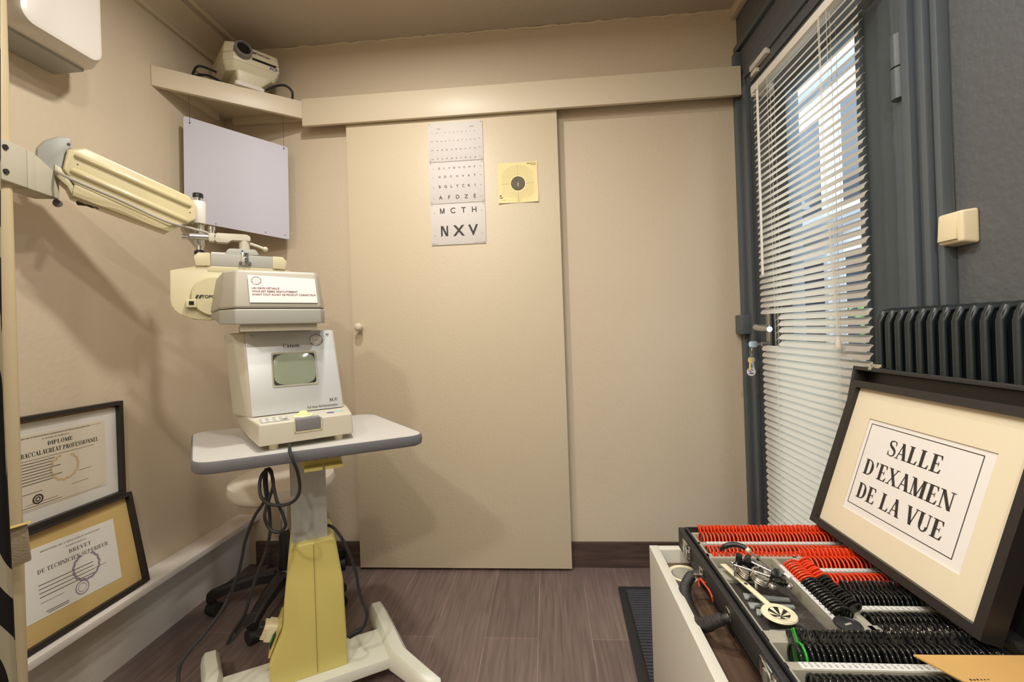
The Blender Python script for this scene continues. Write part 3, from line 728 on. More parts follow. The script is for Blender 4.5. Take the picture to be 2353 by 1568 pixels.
# shooting target sheet
tg = thing('target_sheet', 'yellowed square paper shooting target beside the letter chart', 'target', (-.099, 1.955, 1.728), 0)
q = MB(); t = bmesh.new()
V = [[t.verts.new((-.089 + .178 * i / 8 + .0012 * math.sin(k), -.0012 - (.0045 * (1 - k / 1.0) * abs(i - 4) / 4 if k == 0 else 0) - (.002 if i in (0, 8) else 0), -.0895 + .179 * k / 6)) for k in range(7)] for i in range(9)]
for a, b in zip(V, V[1:]):
    for k in range(6): t.faces.new((a[k], b[k], b[k + 1], a[k + 1]))
q.add(t); q.build('sheet', M_target, tg)
q = MB(); Ft = frame((.001, -.0016, -.004), (1, 0, 0), (0, 0, 1)); q.ring2d(.0001, .031, Ft, 48)
q.build('bullseye', M_ink, tg)
q = MB()
for k in range(8): r = .0405 + k * .0057; q.ring2d(r, r + .0005, Ft, 64)
for a in range(4): q.poly([(.034, -.0003, 0), (.083, -.0003, 0), (.083, .0003, 0), (.034, .0003, 0)], Ft @ Matrix.Rotation(a * PI / 2, 4, 'Z'))
q.build('rings', M_inkg, tg)
q = MB(); Ft2 = Ft @ T((0, 0, .0004))
for r in (.007, .013, .0185, .0245): q.ring2d(r, r + .0006, Ft2, 48)
q.poly([(-.0015, -.012, 0), (.0015, -.012, 0), (.002, .003, 0), (-.002, .003, 0)], Ft2); q.build('inner_rings', M_target, tg)
q = MB(); text(q, 'PISTOLET 10 m', frame((.083, -.0034, .080), (1, 0, 0), (0, 0, 1)), .0042, 'R', .02); dashes(q, frame((.062, -.0034, .0745), (1, 0, 0), (0, 0, 1)), 7, .0022, .002); dashes(q, frame((-.082, -.0034, -.068), (1, 0, 0), (0, 0, 1)), 4, .0026, .0055); dashes(q, frame((-.084, -.0034, -.077), (1, 0, 0), (0, 0, 1)), 9, .0022, .0016)
q.ring2d(.002, .004, frame((-.078, -.0034, -.056), (1, 0, 0), (0, 0, 1)), 16); q.build('print', M_ink, tg)

# ---- diplomas on the ledge
def picture(name, label, loc, rot, W, H, bar, depth, mats_, lay, group=None, gl=True):
    o = thing(name, label, 'picture frame', loc, rot=rot, group=group)       # local: x right, y up, z towards the viewer
    for a, b in (((-W / 2, 0, 0), (-W / 2 + bar, H, depth)), ((W / 2 - bar, 0, 0), (W / 2, H, depth))): 
        pass
    q = MB()
    q.prism([(-W / 2, 0), (W / 2, 0), (W / 2 - bar, bar), (-W / 2 + bar, bar)], 0, depth); q.prism([(-W / 2, H), (-W / 2 + bar, H - bar), (W / 2 - bar, H - bar), (W / 2, H)], 0, depth)
    q.prism([(-W / 2, 0), (-W / 2 + bar, bar), (-W / 2 + bar, H - bar), (-W / 2, H)], 0, depth); q.prism([(W / 2, 0), (W / 2, H), (W / 2 - bar, H - bar), (W / 2 - bar, bar)], 0, depth)
    q.build('frame', M_ring, o)
    lay(o)
    if gl: MB().box((-W / 2 + bar - .001, bar - .001, depth * .55), (W / 2 - bar + .001, H - bar + .001, depth * .55 + .0015)).build('glazing', M_pglass, o)
    q = MB(); q.box((-W / 2 + bar * .5, bar * .5, -.002), (W / 2 - bar * .5, H - bar * .5, .002)); q.build('backing', M_card, o)
    return o
def wreath(mb, F, r, n=26):
    for k in range(n):
        a = PI * .62 + (2 * PI - PI * .24) * k / n
        R = F @ Matrix.Rotation(a, 4, 'Z') @ T((r, 0, .0003)) @ Matrix.Rotation(.5 if k % 2 else -.6, 4, 'Z')
        mb.poly([(0, -.007, 0), (.004, 0, 0), (0, .007, 0), (-.004, 0, 0)], R)
def lines(mb, F, rows):
    for x0, x1, y, hh in rows: mb.poly([(x0, y, .0004), (x1, y, .0004), (x1, y + hh, .0004), (x0, y + hh, .0004)], F)
def dip1(o):
    q = MB(); q.box((-.188, .012, .004), (.188, .302, .006)); q.build('mat', M_mat if False else M_paper, o)
    q = MB(); q.box((-.156, .05, .0062), (.148, .268, .0068)); q.build('diploma', M_diplo, o)
    F = T((0, 0, .0069)); q = MB(); g = MB(); wv = MB(); sl_ = MB()
    serif(q, 'DIPLÔME', F @ T((.012, .226, 0)), .0115, width=.070); serif(q, 'DU BACCALAURÉAT PROFESSIONNEL', F @ T((.006, .203, 0)), .013, width=.238)
    serif(g, "MINISTERE DE L'EDUCATION NATIONALE ET DE LA RECHERCHE", F @ T((-.008, .256, 0)), .0042, width=.215); serif(g, 'ACADEMIE DE BORDEAUX', F @ T((.0, .246, 0)), .0038, width=.075)
    lines(g, F, [(-.14, .11, .193, .0012)] + [(-.13, random.uniform(-.04, .02), .184 - .0085 * k, .0024) for k in range(8)] + [(-.13, -.04, .099, .0015), (-.135, .01, .06, .0015), (.04, .09, .09, .001), (.06, .10, .125, .0012), (-.08, .0, .068, .001)])
    wreath(wv, F @ T((.022, .15, 0)), .038)
    sl_.ring2d(.010, .014, F @ T((-.052, .078, .0004)), 24); sl_.ring2d(.004, .007, F @ T((-.052, .078, .0004)), 20)
    lines(g, F, [(-.145, .135, .054, .0006), (-.145, .135, .258, .0006)])
    q.build('headline', M_ink, o); g.build('small_print', M_inkg, o); wv.build('wreath', mat('pale_ochre', (214, 186, 146), .6), o); sl_.build('seal', M_ink, o)
def dip2(o):
    q = MB(); q.box((-.188, .012, .004), (.188, .302, .006)); q.build('mat', M_kraft, o)
    Q = T((-.004, .160, 0)) @ Matrix.Rotation(math.radians(-3), 4, 'Z') @ T((.004, -.160, 0)); q = MB(); q.box((-.146, .062, .0062), (.128, .256, .0068), 0, Q); q.build('diploma', M_paper, o)
    F = Q @ T((-.002, .002, .0069)); q = MB(); g = MB(); wv = MB()
    serif(q, 'BREVET', F @ T((.02, .203, 0)), .0105, width=.066); serif(q, 'DE TECHNICIEN SUPERIEUR', F @ T((.002, .180, 0)), .0115, width=.20)
    serif(g, "MINISTERE DE L'EDUCATION NATIONALE", F @ T((0, .236, 0)), .0042, width=.17); serif(g, 'ACADEMIE DE BORDEAUX', F @ T((.01, .224, 0)), .0036, width=.06)
    lines(g, F, [(-.1, .05, .148 - .011 * k, .0022) for k in range(4)] + [(-.1, -.04, .10, .001), (.05, .09, .128, .001), (-.09, -.03, .072, .002), (-.085, -.03, .067, .002)])
    wreath(wv, F @ T((.03, .145, 0)), .038); wv.ring2d(.017, .020, F @ T((.01, .09, .0004)), 30); wv.ring2d(.011, .0125, F @ T((.01, .09, .0004)), 30)
    q.build('headline', M_inkg, o); g.build('small_print', M_inkg, o); wv.build('wreath_and_stamp', mat('stamp_violet', (150, 132, 150), .6), o)
def facing_room(lean):      # x local = +y world? the picture hangs on the left wall and faces +x
    up = Vector((-math.sin(lean), 0, math.cos(lean))); rt = Vector((0, 1, 0)); return Matrix((rt, up, rt.cross(up))).transposed()
picture('framed_diploma', 'black framed kraft mat diploma headed BREVET standing on the white ledge', (-1.4275, 1.241, .2395), facing_room(math.radians(10.8)), .40, .315, .013, .022, None, dip2)
picture('framed_diploma', 'black framed white mat diploma headed DIPLÔME stacked above the kraft one', (-1.4845, 1.219, .5525), facing_room(.004), .40, .322, .013, .022, None, dip1)

# ================================================================== REFRACTION STAND, ARM AND PHOROPTER
pole = thing('refraction_stand', 'cream round steel post at the left edge carrying the arm', 'stand', (-1.341, .998, 0))
q = MB(); q.cyl((0, 0, .03), (0, 0, 2.41), .0215, seg=28); q.build('post', mat('post_beige', (208, 188, 150), .4), pole)
q = MB(); q.lathe([(0, 0), (.045, 0), (.045, .02), (.03, .03), (0, .03)], 28); q.build('floor_flange', M_armc, pole)

Pp = Vector((-1.341, .998, 0)); Pv = Vector((-1.372, 1.140, 0))            # pivot of the arm
bd = (Pv - Pp).normalized(); ba = math.degrees(math.atan2(bd.y, bd.x))
arm = thing('swing_boom', 'cream ribbed swing arm clamped to the post above the diplomas', 'swing arm', (-1.341, .998, 1.53), ba)
q = MB(); q.box((-.034, -.034, -.05), (.034, .034, .052), .004); q.build('clamp_block', M_putty, arm)
q = MB(); q.box((.035, -.033, -.05), (.060, .033, .050), .003); q.hexa([(.058, -.033, -.050), (.058, .033, -.050), (.058, .033, .048), (.058, -.033, .048)], [(.132, -.031, -.05), (.132, .031, -.05), (.132, .031, .016), (.132, -.031, .016)], .004, 2); q.build('bracket', M_putty, arm)
for z in (.032, -.028):
    q = MB(); q.cyl((-.024, -.034, z), (-.024, -.0375, z), .0065, seg=14); q.build('screw', M_black, arm)
iv = wm(arm).inverted()
q = MB(); q.tube([iv @ Vector(p) for p in (( -1.365, 1.15, 1.475), (-1.345, 1.13, 1.468), (-1.31, 1.10, 1.463))], [.010, .009, .007], 10, sub=3); q.build('lever', M_black, arm)
q = MB(); q.tube([iv @ Vector(p) for p in ((-1.345, 1.185, 1.492), (-1.32, 1.20, 1.49), (-1.30, 1.205, 1.478))], [.013, .015, .009], 12, sub=3); q.build('knob', M_black, arm)
# arm body, drawn in the vertical plane through pivot and rod
Re = Vector((-1.163, 1.416, 0)); av = (Re - Vector((-1.352, 1.150, 0))).normalized(); nn = Vector((av.y, -av.x, 0))
Pa = Vector((-1.335, 1.155, 0)) + nn * .034
def armp(x, y, off=0.):
    c = (x / 3.267, 280 + y / 3.267); return iv @ (at_plane(c[0], c[1], Pa, nn) - nn * off)
def slab(pxs, t0, t1, name, m, bev=.0, seg=2):
    q = MB(); q.hexa([armp(x, y, t0) for x, y in pxs], [armp(x, y, t1) for x, y in pxs], bev, seg); return q.build(name, m, arm)
cover = slab([(505, 205), (640, 194), (1425, 560), (1478, 635), (1474, 735), (1400, 765), (1290, 800), (560, 470), (470, 352)], 0, .066, 'arm_cover', M_armc, .006, 3)
slab([(560, 465), (1300, 790), (1345, 770), (1290, 815), (1268, 824), (545, 552)], .002, .064, 'cover_skirt', M_armc, .002)
def rib(x0, y0, x1, y1, w):
    q = MB(); a, b = armp(x0, y0, .001), armp(x1, y1, .001)
    q.tube([a, a.lerp(b, .02), a.lerp(b, .5), a.lerp(b, .98), b], [w * .6, w, w, w, w * .6], 12); q.build('rib', M_armc, arm)
rib(560, 245, 1435, 632, .0098); rib(530, 362, 1405, 745, .0098)
for x, y in ((583, 320), (1426, 682)):
    q = MB(); q.tube([armp(x, y, -.0008), armp(x, y, .004)], .0018, 8); q.build('screw', M_black, arm)
slab([(275, 180), (330, 130), (430, 98), (510, 105), (542, 128), (542, 190), (500, 210), (470, 345), (500, 400), (420, 380), (290, 330), (272, 270)], .010, .056, 'hub_cover', M_grey, .006, 3)
q = MB(); q.tube([armp(519, 161, .0085), armp(519, 161, .02)], .0035, 10); q.build('screw', M_black, arm)
slab([(410, 310), (470, 350), (560, 480), (590, 545), (545, 552), (510, 480), (440, 420), (412, 390)], .006, .060, 'link', M_cream, .003)
# clear tape at both ends
cyl_c = iv @ Re
def lathe_at(name, m, prof, P, seg=28, par=None):
    q = MB(); q.lathe(prof, seg, T(P)); return q.build(name, m, par or arm)
zc = lambda z: Vector((cyl_c.x, cyl_c.y, z - 1.53))
lathe_at('pivot_sleeve', M_whitep, [(0, 0), (.021, 0), (.022, .004), (.022, .072), (.020, .076), (0, .076)], zc(1.470))
lathe_at('rod', M_chrome, [(0, 0), (.0115, 0), (.0115, .19), (0, .19)], zc(1.380))
lathe_at('rod_knob', M_black, [(0, 0), (.010, 0), (.010, .007), (.0152, .009), (.0152, .021), (.013, .023), (0, .023)], zc(1.551))
q = MB(); q.box((-.011, -.012, 0), (.011, .012, .085), .002, T(zc(1.392))); q.build('fork', M_alu, arm)
lathe_at('clamp_knob', M_black, [(0, 0), (.0155, 0), (.0165, .004), (.015, .010), (.009, .013), (.006, .02), (0, .02)], zc(1.367))

ph = thing('phoropter', 'cream motorised phoropter head hanging behind the white instrument', 'phoropter', (-1.024, 1.434, 1.319), 38)
wing = [(-.199, -.020), (-.130, -.003), (.130, -.003), (.199, -.020), (.199, -.113), (.194, -.141), (.172, -.161), (.14, -.176), (.09, -.179), (.03, -.15), (.018, -.10), (-.018, -.10), (-.03, -.15), (-.09, -.179), (-.14, -.176), (-.172, -.161), (-.194, -.141), (-.199, -.113)]
Fp = Matrix(((1, 0, 0, 0), (0, 0, -1, 0), (0, 1, 0, 0), (0, 0, 0, 1)))       # outline in (x,z), extruded towards -y
q = MB(); q.prism(rpoly(wing, .006, 2), -.055, -.001, Fp, .004, 2)
for sgn in (-1, 1):
    o_ = [(sgn * .090, -.001), (sgn * .130, -.003), (sgn * .136, .026), (sgn * .124, .042), (sgn * .091, .043)]
    q.prism(o_ if sgn > 0 else o_[::-1], -.050, .004, Fp, .003, 2)
q.box((-.1, 0, -.02), (.1, .05, .0), .002)
q.build('housing', M_cream, ph)
for sgn in (-1, 1):
    q = MB(); q.lathe([(0, .0), (.0665, 0), (.0665, .006), (.062, .012), (0, .014)], 56, frame((sgn * .081, -.001, -.102), (1, 0, 0), (0, 0, 1))); dk = q.build('lens_disc_cover', M_cream, ph)
    q = MB(); q.box((sgn * .145 - .014, -.018, -.139), (sgn * .145 + .014, .002, -.113), .002); q.build('eye_window_frame', M_cream, ph)
    q = MB(); q.box((sgn * .145 - .006, -.0192, -.131), (sgn * .145 + .007, -.017, -.119)); q.build('eye_window', M_lcd, ph)
q = MB(); q.prism([(-.09, 0), (.096, 0), (.096, .042), (-.09, .042)], -.045, .000, Fp, .002); q.build('slide_rail', M_grey, ph)
q = MB(); q.prism(rpoly([(-.052, .040), (-.040, .062), (.040, .064), (.052, .044)], .008), -.04, -.002, Fp, .003); q.build('mount_dome', M_grey, ph)
q = MB(); q.cyl((-.0, -.0016, .055), (-.0, -.0035, .055), .0026, seg=12); q.build('screw', M_black, ph)
q = MB(); q.box((-.002, -.006, .006), (.018, .0, .052), .002); q.box((.002, -.010, .010), (.013, -.004, .034), .002)
for x in (-.006, .021): q.cyl((x, .0, .014), (x, -.008, .014), .005, seg=14)
q.build('rod_clip', M_chrome, ph)
q = MB(); q.cyl((.008, .02, .060), (.008, .02, .100), .016); q.build('swivel_neck', M_putty, ph)
q = MB(); q.prism(rpoly([(-.078, .088), (-.072, .112), (.014, .114), (.026, .108), (.026, .092), (-.03, .092), (-.04, .082), (-.07, .082)], .004), -.036, -.004, Fp, .003); q.build('swing_bracket', M_putty, ph)
q = MB(); q.box((-.094, .004, .083), (-.077, .036, .110), .003); q.build('bracket_collar', M_putty, ph)
q = MB(); q.cyl((-.145, .02, .097), (-.09, .02, .098), .010); q.build('support_pin', M_alu, ph)
q = MB(); q.cyl((-.085, .02, .108), (-.085, .02, .128), .0085, seg=18); q.cyl((-.085, .02, .122), (-.085, .02, .134), .0105, seg=18); q.build('adjusting_knob', M_chrome, ph)
q = MB(); q.cyl((-.166, .02, .094), (-.148, .02, .094), .008, seg=16); q.build('lock_screw', M_chrome, ph)
q = MB(); q.tube([(.024, .02, .086), (.050, .022, .078), (.066, .022, .072)], .0055, 10, sub=4); q.sphere((.071, .022, .07), .0095, 16); q.build('level_lever', M_putty, ph)
q = MB(); text(q, 'TOPCON', frame((-.118, -.0152, -.108), (1, 0, 0), (0, 0, 1)), .0095, 'L', .03)
for dx in (0, .009): q.poly([(-.135 + dx, -.0152, -.109), (-.129 + dx, -.0152, -.109), (-.124 + dx, -.0152, -.098), (-.130 + dx, -.0152, -.098)])
q.build('brand_lettering', M_ink, ph)
q = MB(); q.box((-.088, .01, .042), (-.045, .03, .048), .001); q.build('rail_cap', M_whitep, ph)

# cable from the bracket along the arm to the phoropter
cb = MB()
cp = [at_d(70, 366, 1.20), at_d(110, 382, 1.23), at_plane(160, 410, Pa + nn * .03, nn), at_plane(280, 462, Pa + nn * .018, nn), at_plane(380, 508, Pa + nn * .016, nn), at_d(440, 525, 1.46), at_d(495, 540, 1.475), at_d(505, 543, 1.485)]
cb.tube(cp, .0042, 8, sub=6); tag(cb.build('power_cable', mat('cable_grey', (176, 168, 158), .45)), 'light grey cable running along the cream arm to the phoropter', 'cable')

# ---- zebra curtain and leather pouch at the left edge
q = MB(); prof = []
ztop, zbot = 2.3, .12
rings = []
for k in range(14):
    z = zbot + (ztop - zbot) * k / 13; row = []
    yp = CYP + (CAMH - z) * FPX / .93
    kx = [(-500, 2), (600, 3), (800, 8), (1000, 15), (1200, 26), (1400, 34), (1568, 45), (1900, 62)]
    xe = next(a[1] + (b[1] - a[1]) * (yp - a[0]) / (b[0] - a[0]) for a, b in zip(kx, kx[1:]) if yp <= b[0] or b is kx[-1])
    edge = at_d(xe, yp, .93)
    row = []
    for i in range(24):
        u = i / 23
        row.append((edge.x - .005 - u * .16 + .0, edge.y - u * .10 + .018 * math.sin(u * 16), z))
    rings.append(row)
t = bmesh.new(); V = [[t.verts.new(p) for p in r] for r in rings]
for a, b in zip(V, V[1:]):
    for k in range(23): t.faces.new((a[k], a[k + 1], b[k + 1], b[k]))
bmesh.ops.solidify(t, geom=t.faces[:], thickness=.002); q.add(t, None, True)
tag(q.build('curtain', M_zebra), 'black and cream zebra print curtain at the left edge of the room', 'curtain')
pc = thing('card_holder', 'beige grained card holder on the post in front of the framed diplomas', 'holder', at_d(36, 1268, 1.055))
q = MB(); R = Matrix.Rotation(math.radians(40), 4, 'Z'); q.hexa([R @ Vector(p) for p in ((-.06, 0, -.055), (.024, 0, -.030), (.024, .010, -.030), (-.06, .010, -.055))], [R @ Vector(p) for p in ((-.06, 0, .05), (.019, 0, .058), (.019, .010, .058), (-.06, .010, .05))], .002); q.build('pouch', mat('beige_grain', (172, 154, 128), .6, bump=.3, bscale=200), pc)
q = MB(); q.hexa([R @ Vector(p) for p in ((-.05, -.012, .052), (.028, -.004, .062), (.026, .006, .064), (-.05, .006, .056))], [R @ Vector(p) for p in ((-.05, -.012, .053), (.028, -.004, .063), (.026, .006, .065), (-.05, .006, .057))]); q.build('yellow_card', mat('yellow_card', (214, 190, 116), .6), pc)

# ================================================================== INSTRUMENT TABLE
tb = thing('instrument_table', 'motorised instrument table with grey top and yellow column cover', 'table', (-.72, 1.24, 0), 30)
ivt = wm(tb).inverted()
R30 = Matrix.Rotation(math.radians(30), 3, 'Z')
tc_ = [R30 @ Vector(p) for p in ((-.246, 1.289, 0), (.328, 1.277, 0), (.238, 1.745, 0), (-.327, 1.745, 0))]
tl = [ivt @ p for p in tc_]
outl = rpoly([(p.x, p.y) for p in tl], .055, 7)
cx = sum(p[0] for p in outl) / len(outl); cy = sum(p[1] for p in outl) / len(outl)
ins = [(cx + (x - cx) * .985, cy + (y - cy) * .985) for x, y in outl]
q = MB(); q.prism(ins, .750, .775, None, .0); top = q.build('tabletop', M_table, tb)
q = MB(); sc_ = lambda s: [(cx + (x - cx) * s, cy + (y - cy) * s) for x, y in outl]
q.loft([[(x, y, z) for x, y in sc_(s)] for s, z in ((.984, .7752), (.994, .7745), (1.0, .770), (1.002, .760), (.998, .749), (.985, .745), (.96, .745))], None, True, False); q.build('edge_band', M_edge, tb)
q = MB(); q.box((-.036, .02, .40), (.061, .115, .742), .002)
for x in (-.012, .04): q.box((x - .0008, .0192, .46), (x + .0008, .0205, .74))
q.build('lift_column', mat('column_grey', (178, 180, 174), .35, metal=.3), tb)
front = [(-.10, .075), (.106, .075), (.100, .33), (.083, .455), (.076, .468), (-.036, .468), (-.044, .455), (-.062, .30), (-.066, .235), (-.104, .145)]
q = MB(); back = [(x * .96, z) for x, z in front]
q.hexa([(x, .0, z) for x, z in front], [(x, .165, z) for x, z in back], .009, 3); q.box((.0245, -.0008, .08), (.0255, .002, .465)); cov = q.build('column_cover', M_yellow, tb)
q = MB(); q.box((.02, -.0012, .085), (.0215, .001, .46)); q.build('seam', mat('seam_olive', (140, 130, 78), .5), tb)
# sloping socket panel on the cover's left side
sp = frame((-.086, .075, .193), (0, -1, 0), (.40, 0, .93))
q = MB(); q.box((-.05, -.045, -.001), (.05, .045, .004), .002, sp); q.build('socket_panel', M_yellow, tb)
q = MB(); q.box((.012, -.03, .004), (.034, .008, .007), .001, sp); q.build('switch_frame', M_black, tb)
q = MB(); q.box((.015, -.025, .006), (.031, .003, .011), .002, sp); q.build('power_switch', M_led, tb)
# floor stand: beam and two bent feet with feet pads
q = MB(); q.box((-.232, -.035, .045), (.236, .125, .078), .005); q.build('cross_beam', M_offw, tb)
def foot(xs, nm):
    q = MB(); rings = []
    for (x, y, z, w_, h_) in xs: rings.append([(x + dx * w_, y + dx2 * 0, z + dz * h_) for dx, dz, dx2 in ((-.5, -.35, 0), (-.5, .3, 0), (-.3, .5, 0), (.3, .5, 0), (.5, .3, 0), (.5, -.35, 0), (.3, -.5, 0), (-.3, -.5, 0))])
    q.loft(rings, None, True, True); return q.build(nm, M_offw, tb)
foot([(.223, .262, .052, .030, .05), (.224, .25, .062, .046, .064), (.228, .20, .066, .050, .066), (.236, .12, .064, .052, .066), (.248, -.03, .062, .056, .066), (.30, -.115, .044, .052, .052), (.325, -.15, .036, .046, .044), (.331, -.162, .032, .03, .03)], 'foot')
foot([(-.280, .255, .052, .030, .05), (-.280, .243, .062, .046, .064), (-.274, .20, .066, .050, .066), (-.256, .12, .064, .052, .066), (-.256, -.03, .062, .056, .066), (-.31, -.115, .044, .052, .052), (-.335, -.15, .036, .046, .044), (-.341, -.162, .032, .03, .03)], 'foot')
for x, y in ((.212, .19), (-.262, .19), (.318, -.14), (-.325, -.14)):
    q = MB(); q.cyl((x, y, 0), (x, y, .028), .016, seg=16); q.build('foot_pad', M_rubber, tb)
# yellow cable hooks under the top
q = MB(); q.box((-.004, -.085, .712), (.10, .02, .746), .002)
q.build('hook_plate', M_yellow, tb)
for x in (.0, .052):
    q = MB(); q.box((x + .002, -.118, .706), (x + .05, -.078, .716), .004); q.build('cable_hook', M_yellow, tb)
for x in (.008, .035, .062, .090):
    q = MB(); q.cyl((x, -.0852, .73), (x, -.0872, .73), .0032, seg=10); q.build('screw', M_brass, tb)
# adaptor plug in the socket panel
pg = thing('power_plug', 'cream socket adaptor plugged into the yellow column cover', 'plug', wm(tb) @ (sp @ Vector((-.012, -.002, .0045))), 30)
spn = (sp.to_3x3()).normalized()
F_ = spn.to_4x4()
q = MB(); q.prism(rrect(-.024, -.026, .024, .026, .007), 0, .022, F_, .003); q.prism(rrect(-.021, -.022, .021, .022, .006), .02, .034, F_, .002)
for k in (-.01, 0, .01): q.box((-.0225, k - .001, .024), (.0225, k + .001, .032), 0, F_)
q.build('adaptor', M_ivory, pg)
q = MB(); q.prism(rrect(-.017, -.017, .017, .017, .008), .034, .046, F_, .002); q.build('plug_face', M_black, pg)

# ================================================================== AUTOREFRACTOR
ar = thing('autorefractor', 'pale grey keratometer with small green screen on the grey table', 'instrument', (-.655, 1.161, .775), 37)
bfl, bfr, bbl, bbr = -.119, .118, -.174, .155
q = MB()
lowp = [(bfl, .0), (bfr, .0), (.135, .13), (bbr, .37), (bbl, .37), (-.138, .13)]
dz = [.015, .015, .018, .05, .05, .018]
q.hexa([(x, y, z) for (x, y), z in zip(lowp, dz)], [(x * .985, y + (.004 if y < .01 else 0), .073) for x, y in lowp], .005, 3)
q.hexa([(-.130, .142, .07), (.124, .142, .07), (.145, .36, .07), (-.172, .36, .07), (-.172, .26, .07), (-.140, .17, .07)], [(-.140, .212, .316), (.112, .212, .316), (.128, .36, .316), (-.19, .36, .316), (-.19, .27, .316), (-.170, .222, .316)], .006, 3)
q.build('body', M_putty, ar)
Fpan = frame((-.016, .1365, .074), (1, 0, 0), (0, .068, .242))          # tilted silver panel
PH = .2515
q = MB(); q.prism([(-.112, 0), (.134, 0), (.121, PH), (-.120, PH)], .0, .006, Fpan, .0015); pan = q.build('front_panel', M_silver, ar)
bz = mat('bezel', (172, 168, 150), .4); SX, SZ = .006, .1315
q = MB(); q.loft([[(x + SX, y + SZ, z) for x, y in rrect(-a, -b, a, b, r, 5)] for a, b, r, z in ((.0625, .0535, .006, .0061), (.0622, .0532, .006, .0090), (.060, .051, .006, .0092), (.0572, .0472, .006, .0064))], Fpan, False, False); q.build('screen_bezel', bz, ar)
q = MB(); rings = []
for k in range(7):
    f = 1 - k / 6 * .98
    def sup(a, b, n=40, e=4.2): return [(a * abs(math.cos(t)) ** (2 / e) * (1 if math.cos(t) > 0 else -1), b * abs(math.sin(t)) ** (2 / e) * (1 if math.sin(t) > 0 else -1)) for t in [2 * PI * (i + .5) / n for i in range(n)]]
    rings.append([(x + SX, y + SZ, .0068 + .0042 * (1 - f * f)) for x, y in sup(.0572 * f, .0472 * f)])
q.loft(rings, Fpan, True); q.build('screen', M_crt, ar)
q = MB(); q.poly([(x + SX, y + SZ, .0064) for x, y in rrect(-.0572, -.0472, .0572, .0472, .006, 5)], Fpan); q.build('screen_gap', M_black, ar)
q = MB(); serif(q, 'Canon', Fpan @ T((-.0, .1985, .0062)), .0125, 'C', width=.046, ls=.04)
text(q, 'RK-F1', Fpan @ T((.1195, .021, .0062)), .0095, 'R', .012, shear=.18, width=.023); text(q, 'Full Auto Ref-Keratometer', Fpan @ T((.1195, .006, .0062)), .0075, 'R', .006, shear=.18, width=.087)
q.build('lettering', M_ink, ar)
q = MB()
for x in (-.105, .106):
    q = MB(); q.lathe([(0, .0095), (.003, .009), (.0045, .007), (.005, .0058)], 18, Fpan @ T((x, .238, 0))); q.build('screw', M_chrome, ar)
q = MB(); Fs = Fpan @ T((.0715, .2195, .0062)); q.ring2d(.0001, .0185, Fs, 40); st_ = q.build('round_sticker', M_paper, ar)
q = MB(); Fs = Fs @ T((0, 0, .0003)); q.ring2d(.0185, .0193, Fs, 40); q.ring2d(.0108, .0114, Fs, 36)
text_arc(q, 'LE COLLECTIF', Fs, .0175, .0042, PI * .62); text_arc(q, 'DES LUNETIERS', Fs, .0175, .0042, -PI * .42, True)
for x in (-.0034, .0034): q.ring2d(.0019, .0027, Fs @ T((x, .0006 * (1 if x > 0 else -1), 0)), 18, (.7 if x < 0 else 0), (5.6 if x < 0 else 2 * PI))
q.poly([(-.0012, .0012, .0003), (-.001, .0018, .0003), (.0014, -.001, .0003), (.001, -.0014, .0003)], Fs); q.build('sticker_print', M_ink, st_)
# front deck: handle, trackball, key pad
q = MB(); q.box((-.0315, -.0025, .0425), (.0315, .030, .0755), .004); q.build('handle', M_dgrey, ar)
q = MB(); q.box((-.0345, -.0008, .0385), (.0345, .002, .0425)); q.box((-.0345, -.0008, .0385), (-.0315, .002, .075)); q.box((.0315, -.0008, .0385), (.0345, .002, .075)); q.build('handle_lip', M_cream, ar)
q = MB(); q.lathe([(.026, .0735), (.025, .0755), (.018, .076), (.017, .0745)], 30, T((-.004, .062, 0))); q.build('trackball_ring', M_ivory, ar)
q = MB(); q.sphere((-.004, .062, .0735), .0165, 28, (1, 1, .9)); q.build('trackball', M_ball, ar)
q = MB(); q.box((-.112, .018, .0733), (-.045, .092, .0742)); kp_ = q.build('key_pad', M_grey, ar)
for i in range(4):
    for j in range(2):
        q = MB(); q.lathe([(0, .0025), (.0045, .002), (.0055, 0)], 14, T((-.103 + i * .0165, .036 + j * .034, .0742))); q.build('key', M_whitep if (i, j) != (3, 0) else M_dgrey, kp_)
q = MB(); q.lathe([(0, .0012), (.010, .0008), (.011, 0)], 20, T((.068, .058, .0735)) @ Matrix.Diagonal((1, .7, 1, 1))); q.build('blue_key', M_inkb, ar)
q = MB(); q.lathe([(0, .0012), (.009, .0008), (.010, 0)], 20, T((.094, .072, .0735)) @ Matrix.Diagonal((1, .7, 1, 1))); q.build('aqua_key', mat('aqua_key', (120, 200, 196), .4), ar)
for x in (-.083, .083):
    for y in (.030, .30):
        q = MB(); q.cyl((x, y, 0), (x, y, .020 if y < .1 else .045), .0115, seg=20); q.build('foot', M_ivory, ar)
# measuring head
def oct_(s, dx=0, dw=0): return [(-.160 * s + dx, .095 + dw), (.058 * s + dx, .095 + dw), (.078 * s + dx, .155), (.083 * s + dx, .36), (-.225 * s + dx, .36), (-.198 * s + dx, .155)]
h0 = oct_(1); 
q = MB(); zl = [.337, .337, .337, .372, .372, .340]
q.hexa([(x, y, z) for (x, y), z in zip(h0, zl)], [(x, y, .3805) for x, y in h0], .005, 3); hd = q.build('head_lower', M_grey, ar)
q = MB(); h1 = [(-.156, .118), (.050, .118), (.066, .165), (.066, .34), (-.205, .34), (-.186, .165)]
q.hexa([(x, y, .3825) for x, y in h0], [(x, y, .492) for x, y in h1], .008, 3); hu = q.build('head_upper', mat('head_grey_beige', (172, 166, 150), .38), ar)
q = MB(); q.box((-.150, .112, .318), (.048, .33, .338), .003); q.box((-.052, .1115, .319), (-.051, .113, .337)); q.build('head_slide', M_putty, ar)
